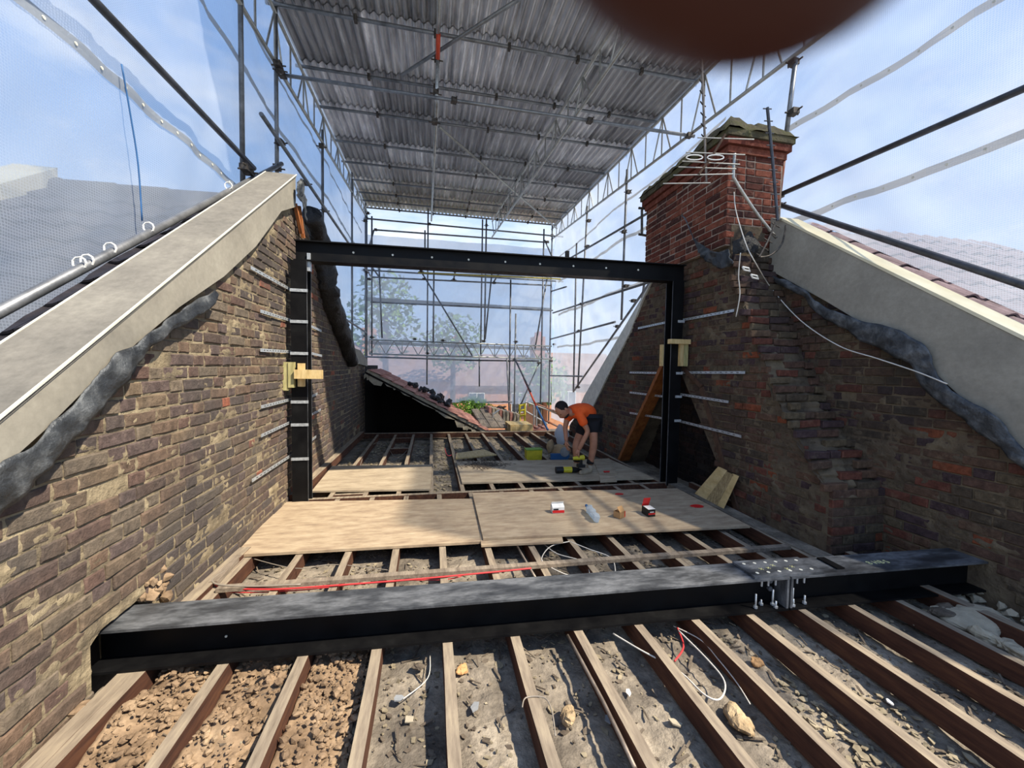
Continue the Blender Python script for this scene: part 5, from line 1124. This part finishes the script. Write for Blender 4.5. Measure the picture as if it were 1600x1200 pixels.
# stacked slabs
sk = thing('slab_stack', 'stack of grey slabs standing on edge on the platform', 'slabs', U(778, 656, 1, 11))
for k in range(9):
    p = U(764 + k * 5.5, 658 + k * .8, 1, 10.6 - .02 * k); MB().box((p.x, p.y, p.z), (p.x + .07, p.y + .5, p.z + .38 - .01 * k), mat=None).build('slab', 'stone' if k % 3 else 'tile_pink', sk)
bb_ = MB()
for i in range(30): bb_.rock(U(R.uniform(752, 790), R.uniform(636, 646), 1, 11.3), (R.uniform(.05, .14), .1, R.uniform(.04, .09)))
tag(bb_.build('rubble_heap', 'chip_dark'), 'heap of broken tiles on the platform under the sheeting', 'rubble', kind='stuff')
# yellow frame
yf = thing('yellow_gate_frame', 'yellow hoist gate frame at the end of the platform', 'frame', U(818, 655, 1, 10.8))
for (a, c) in (((812, 632), (812, 660)), ((820, 630), (820, 660)), ((812, 634), (820, 632)), ((812, 642), (820, 640)), ((812, 650), (820, 648))): MB().tube([U(*a, 1, 10.8), U(*c, 1, 10.8)], .03, 6).build('frame_tube', 'yellow', yf)
hr = thing('platform_handrail', 'pale scaffold handrails around the outside platform', 'handrail', (3, 10, -.3))
for (a, c, Y, mt) in (((821, 628), (870, 645), 10.6, 'alu'), ((822, 643), (855, 662), 10.6, 'alu'), ((834, 632), (834, 664), 10.4, 'alu'), ((838, 634), (838, 668), 10.2, 'alu'), ((840, 632), (876, 646), 9.8, 'rusty'), ((848, 655), (875, 668), 9.6, 'rusty'), ((760, 628), (800, 628), 11.5, 'tube'), ((770, 645), (770, 662), 10.0, 'alu'), ((770, 648), (781, 640), 10.0, 'alu')):
    MB().tube([U(*a, 1, Y), U(*c, 1, Y)], TR, 8).build('rail', mt, hr)
# ------------------------------------------------------------------ street: houses, trees, ground
tag(MB().box((-70, -30, -7.1), (70, 90, -7.0)).build('ground', 'ground'), kind='structure')
def house(cx, y, w, d, ze, zr_, lb, wall='house_brick', roof='house_roof', stack=True):
    t = thing('terraced_house', lb, 'house', (cx, y, -7))
    MB().box((cx - w / 2, y, -7), (cx + w / 2, y + d, ze)).build('brick_wall', wall, t)
    MB().prism([(cx - w / 2 - .1, y - .3, ze), (cx - w / 2 - .1, y + d / 2, zr_), (cx - w / 2 - .1, y + d + .3, ze)], (w + .2, 0, 0)).build('pitched_roof', roof, t)
    for wx in (-w / 4, w / 4):
        for wz in (ze - 1.9, ze - 4.6):
            o = MB().box((cx + wx - .55, y - .06, wz), (cx + wx + .55, y + .02, wz + 1.4)).build('window_frame', 'white', t)
            for sx in (-.5, .03): 
                g = MB().box((cx + wx + sx, y - .075, wz + .06), (cx + wx + sx + .47, y - .055, wz + 1.34)).build('pane', 'tube_dark', o); g.location = (0, 0, 0)
    if stack:
        MB().box((cx - w / 2 - .1, y + d / 2 - .8, zr_ - .6), (cx - w / 2 + .7, y + d / 2 + .8, zr_ + 1.2)).build('chimney', wall, t)
        for k in range(3): MB().tube([(cx - w / 2 + .3, y + d / 2 - .5 + k * .5, zr_ + 1.2), (cx - w / 2 + .3, y + d / 2 - .5 + k * .5, zr_ + 1.6)], [.15, .12], 10).build('chimney_pot', 'terracotta', t)
house(-8, 26, 6, 8, .4, 3.0, 'brick terraced house across the street, leftmost behind the plastic'); house(-1.7, 26, 6, 8, .4, 2.8, 'brick terraced house across the street with chimney pots left of the tree')
house(4.6, 27, 6, 8, 0.1, 2.4, 'brick terraced house across the street behind the yellow gate'); house(10.9, 26, 6, 8, .3, 2.6, 'brick terraced house across the street, behind the right sheeting')
def tree(c, r, zb, lb, mt='leaf', n=700, ls=.35):
    c = Vector(c); t = thing('street_tree', lb, 'tree', (c.x, c.y, zb)); b = MB()
    for i in range(n):
        d = Vector((R.gauss(0, 1), R.gauss(0, 1), R.gauss(0, 1))).normalized() * (R.random() ** .4); p = c + Vector((d.x * r[0], d.y * r[1], d.z * r[2])); q = Matrix.Rotation(R.uniform(0, 6.3), 3, Vector((R.random(), R.random(), R.random())).normalized())
        b.add([p + q @ Vector(v) * ls for v in ((-.5, 0, 0), (0, -.3, .1), (.5, 0, 0), (0, .3, .1))], [(0, 1, 2, 3)])
    tag(b.build('foliage', mt, t), kind='stuff'); MB().tube([(c.x, c.y, zb), (c.x, c.y, c.z)], [.25, .12], 8).build('trunk', 'bark', t)
tree((-2.3, 21, 3.9), (1.8, 1.8, 2.4), -7, 'tall green street tree showing through the plastic, left'); tree((1.3, 24.2, 2.8), (2.0, 1.8, 1.9), -7, 'rounder green street tree through the plastic, beside the tall one')
tree((6.5, 23, .6), (2, 1.8, 1.6), -7, 'low green street tree seen through the plastic on the right')
tree(U(738, 634, 1, 13.3), (.7, .6, .32), -7, 'bright green bush showing above the end of the tiles', 'leaf_bright', 700, .12)
# ------------------------------------------------------------------ bags and tools by the worker
def blob(parent, px, py, Y, r, mt, nm='bag_body', amp=.25, z=None):
    c = U(px, py, 1, Y); b = MB(); b.ell(c, r, 16, 12); b.v = [tuple(Vector(p) + (Vector(p) - c) * (amp * nz(p, 8) + amp * .6 * nz(p, 19))) for p in b.v]; return b.build(nm, mt, parent, True)
BY = 5.95
bg1 = thing('builders_bag', 'open brown paper builders bag with blue base beside the worker', 'bag', U(870, 716, 2, 0))
blob(bg1, 876, 706, BY, (.17, .12, .11), 'sack'); blob(bg1, 860, 698, BY, (.06, .05, .11), 'sack', 'bag_lip'); MB().box((U(856, 716, 1, BY).x, BY - .17, .0), (U(884, 716, 1, BY).x, BY - .12, .10)).build('blue_base', 'blue', bg1)
c_ = U(882, 706, 1, BY - .17); MB().tube([c_, c_ - Vector((0, .02, 0))], .075, 16).build('round_badge', 'slate', bg1)
bg2 = thing('clear_plastic_bag', 'clear plastic bag behind the brown bag', 'bag', U(876, 690, 1, 6.3)); blob(bg2, 876, 682, 6.3, (.12, .1, .16), 'bag', amp=.5)
yb = U(835, 717, 2, 0); t = thing('yellow_tub', 'bright yellow tub on the joists beside the brown bag', 'tub', yb)
MB().prism([yb + Vector((-.12, 0, -.02)), yb + Vector((.12, 0, -.02)), yb + Vector((.13, 0, .14)), yb + Vector((-.13, 0, .14))], (0, .14, 0)).build('tub_body', 'yellow', t)
MB().box((yb.x - .135, yb.y - .005, .135), (yb.x + .135, yb.y + .145, .15)).build('tub_rim', 'leaf_bright', t)
gn = U(885, 736, 2, .05); t = thing('power_drill', 'yellow and black cordless power tool lying on the far plywood', 'power tool', gn)
MB().tube([gn + Vector((-.15, 0, .02)), gn + Vector((-.05, 0, .02))], .045, 10).build('battery_grip', 'black', t); MB().tube([gn + Vector((-.06, 0, .02)), gn + Vector((.07, -.01, .02))], [.038, .042], 10).build('tool_body', 'yellow', t); MB().tube([gn + Vector((.07, -.01, .02)), gn + Vector((.13, -.01, .015)), gn + Vector((.22, -.01, .01))], [.04, .035, .012], 10).build('tool_nose', 'black', t)
p = U(950, 737, 2, .05); tag(MB().box((p.x - .06, p.y - .01, .045), (p.x + .02, p.y + .01, .06)).build('red_tool', 'red'), 'small red strip on the short board by the worker', 'tool')
# ------------------------------------------------------------------ worker
PYW = 5.02
def J(px, py, d=0): return U(px, py, 1, PYW + d)
wk = thing('person', 'person in orange t-shirt and dark shorts bending down to use a power tool', 'person', J(912, 736))
def skin(name, verts, edges, mat, parent, sub=2, root=0):
    me = bpy.data.meshes.new(name); me.from_pydata([v[0] for v in verts], edges, []); o = bpy.data.objects.new(name, me); COL.objects.link(o)
    me.materials.append(M[mat]); o.modifiers.new('skin', 'SKIN').use_smooth_shade = True
    lay = me.skin_vertices[0] if me.skin_vertices else None
    if lay is None:
        bpy.context.view_layer.objects.active = o; bpy.ops.mesh.customdata_skin_add(); lay = me.skin_vertices[0]
    for i, v in enumerate(verts): lay.data[i].radius = (v[1], v[2] if len(v) > 2 else v[1]); lay.data[i].use_root = (i == root)
    s = o.modifiers.new('sub', 'SUBSURF'); s.levels = s.render_levels = sub
    dg = bpy.context.evaluated_depsgraph_get(); m2 = bpy.data.meshes.new_from_object(o.evaluated_get(dg)); bpy.data.objects.remove(o)
    m2.polygons.foreach_set('use_smooth', [True] * len(m2.polygons)); m2.materials.clear(); m2.materials.append(M[mat])
    r = bpy.data.objects.new(name, m2); COL.objects.link(r); r.parent = parent; r.location = -parent.location; return r
pel = J(925, 655); spn = J(915, 640); che = J(898, 640); nek = J(889, 643); hd0 = J(883, 643, -.02)
shR = J(888, 648, .15); shL = J(906, 650, -.15); elR = J(883, 668, .12); haR = J(885, 690, .05); elL = J(919, 674, -.18); haL = J(904, 704, -.14)
hpL = J(926, 660, -.10); hpR = J(914, 660, .10); knL = J(928, 694, -.12); knR = J(900, 694, .08); anL = J(922, 727, -.08); anR = J(901, 727, .06)
skin('body', [(pel, .095), (spn, .10), (che, .11), (nek, .055), (hd0, .05), (shR, .05), (elR, .035), (haR, .026), (shL, .05), (elL, .036), (haL, .026), (hpL, .07), (knL, .056), (anL, .036), (hpR, .07), (knR, .056), (anR, .036), (knL.lerp(anL, .35), .053), (knR.lerp(anR, .35), .053)],
     [(0, 1), (1, 2), (2, 3), (3, 4), (2, 5), (5, 6), (6, 7), (2, 8), (8, 9), (9, 10), (0, 11), (11, 12), (12, 17), (17, 13), (0, 14), (14, 15), (15, 18), (18, 16)], 'skin', wk)
skin('t_shirt', [(pel.lerp(spn, -.1), .14), (spn, .145), (che, .15), (nek.lerp(che, .4), .09), (shR, .065), (shR.lerp(elR, .6), .056), (shL, .068), (shL.lerp(elL, .65), .062)], [(0, 1), (1, 2), (2, 3), (2, 4), (4, 5), (2, 6), (6, 7)], 'orange', wk)
skin('shorts', [(pel, .13), (hpL, .105), (hpL.lerp(knL, .62), .088), (hpR, .105), (hpR.lerp(knR, .62), .088)], [(0, 1), (1, 2), (0, 3), (3, 4)], 'shorts', wk)
# head with face, looking down and left
hc = J(879, 641, -.04); fd = Vector((-.50, -.35, -.78)).normalized(); ru_ = Vector((-.7, -.1, .5)); up_ = (ru_ - fd * ru_.dot(fd)).normalized(); sd_ = fd.cross(up_)
HM = Matrix([[sd_[i], fd[i], up_[i]] for i in range(3)])
b = MB(); b.ell(hc, (.075, .095, .115), 20, 16, HM)
def face(p):
    l = HM.transposed() @ (Vector(p) - hc); x, y, z = l
    if y > 0: y -= .012 * max(0, 1 - ((abs(x) - .03) / .018) ** 2 - ((z - .01) / .015) ** 2) ; y += .024 * max(0, 1 - (x / .018) ** 2 - ((z + .015) / .03) ** 2)
    if z < -.04: x *= .88
    return tuple(hc + HM @ Vector((x, y, z)))
b.v = [face(p) for p in b.v]; b.build('head', 'skin', wk, True)
hb = MB(); hb.ell(hc + HM @ Vector((0, -.022, .03)), (.082, .095, .095), 18, 12, HM); hb.build('hair', 'hair', wk, True)
bd = MB(); bd.ell(hc + HM @ Vector((0, .03, -.075)), (.055, .05, .035), 12, 8, HM); bd.build('beard', 'hair', wk, True)
for s in (-1, 1):
    MB().ell(hc + HM @ Vector((s * .028, .083, .012)), (.011, .008, .006), 8, 6, HM).build('eye', 'black', wk, True)
    MB().ell(hc + HM @ Vector((s * .076, -.005, .0)), (.010, .02, .03), 8, 6, HM).build('ear', 'skin', wk, True)
MB().ell(hc + HM @ Vector((0, .092, -.048)), (.022, .006, .006), 8, 6, HM).build('mouth', 'redpaint', wk, True)
# hands
for h_, el, s in ((haR, elR, 1), (haL, elL, -1)):
    d = (h_ - el).normalized(); x_, y_, _ = basis(d); vs = [(h_ - d * .02, .024), (h_ + d * .035, .034), (h_ + d * .07, .03)]; es = [(0, 1), (1, 2)]
    skin('palm', vs, es, 'skin', wk, 1)
    for k in range(4):
        o_ = h_ + d * .075 + x_ * (-.027 + .018 * k); Lk = (.06, .072, .068, .052)[k]
        MB().tube([o_ - d * .02, o_, o_ + d * Lk * .5 + y_ * .012, o_ + d * Lk * .75 + y_ * .04], [.009, .009, .008, .006], 8).build('finger', 'skin', wk, True)
    MB().tube([h_ + d * .01 + x_ * .025, h_ + d * .04 + x_ * .05, h_ + d * .07 + x_ * .055 + y_ * .02], [.011, .010, .008], 8).build('thumb', 'skin', wk, True)
for an, f_ in ((anL, J(920, 739, -.08)), (anR, J(900, 735, .06))):
    g = Vector((f_.x, an.y, .028)); bt_ = skin('boot', [(Vector((an.x, an.y, .15)), .052), (Vector((an.x, an.y, .07)), .055), (Vector((an.x - .03, an.y, .055)), .045), (Vector((an.x - .12, an.y - .05, .05)), .042, .032), (Vector((an.x - .18, an.y - .08, .048)), .032, .026)], [(0, 1), (1, 2), (2, 3), (3, 4)], 'boot', wk, 2)
    MB().tube([(an.x, an.y, .15), (an.x + .002, an.y, .21)], [.05, .044], 12).build('sock', 'sock', wk, True)
tp = haL + Vector((.0, -.02, -.10)); t = thing('impact_driver', 'yellow and black power tool held in the worker\'s hand', 'power tool', tp)
MB().tube([tp + Vector((-.09, 0, .0)), tp + Vector((.07, 0, .01))], [.02, .036], 10).build('tool_body', 'yellow', t); MB().tube([tp + Vector((-.15, 0, -.0)), tp + Vector((-.09, 0, 0))], [.008, .02], 8).build('chuck', 'black', t); MB().tube([tp + Vector((.03, 0, .0)), tp + Vector((.03, 0, -.09))], .022, 8).build('grip', 'black', t); MB().box((tp.x - .02, tp.y - .035, tp.z - .12), (tp.x + .08, tp.y + .035, tp.z - .08)).build('battery', 'black', t)
# ------------------------------------------------------------------ photographer's fingertip over the lens
FD = .0165
def FP(px, py, d=0): return U(px, py, 1, FD + d)
fg = thing('finger', 'blurred brown fingertip of the photographer hanging over the top of the view', 'finger', FP(1170, 0))
vsF = [FP(1172, -213), FP(1210, -235), FP(1245, -320, .001), FP(1300, -700, .004), FP(1400, -1400, .008)]
P_ = smooth_path(vsF, 5); ff = MB(); ff.tube(P_, [.0076 + .0006 * (i / len(P_)) for i in range(len(P_))], 24); ff.build('finger_shaft', 'finger_skin', fg, True)
MB().ell(FP(1172, -213), (.0105, .0070, .0076), 24, 16).build('finger_pad', 'finger_skin', fg, True)
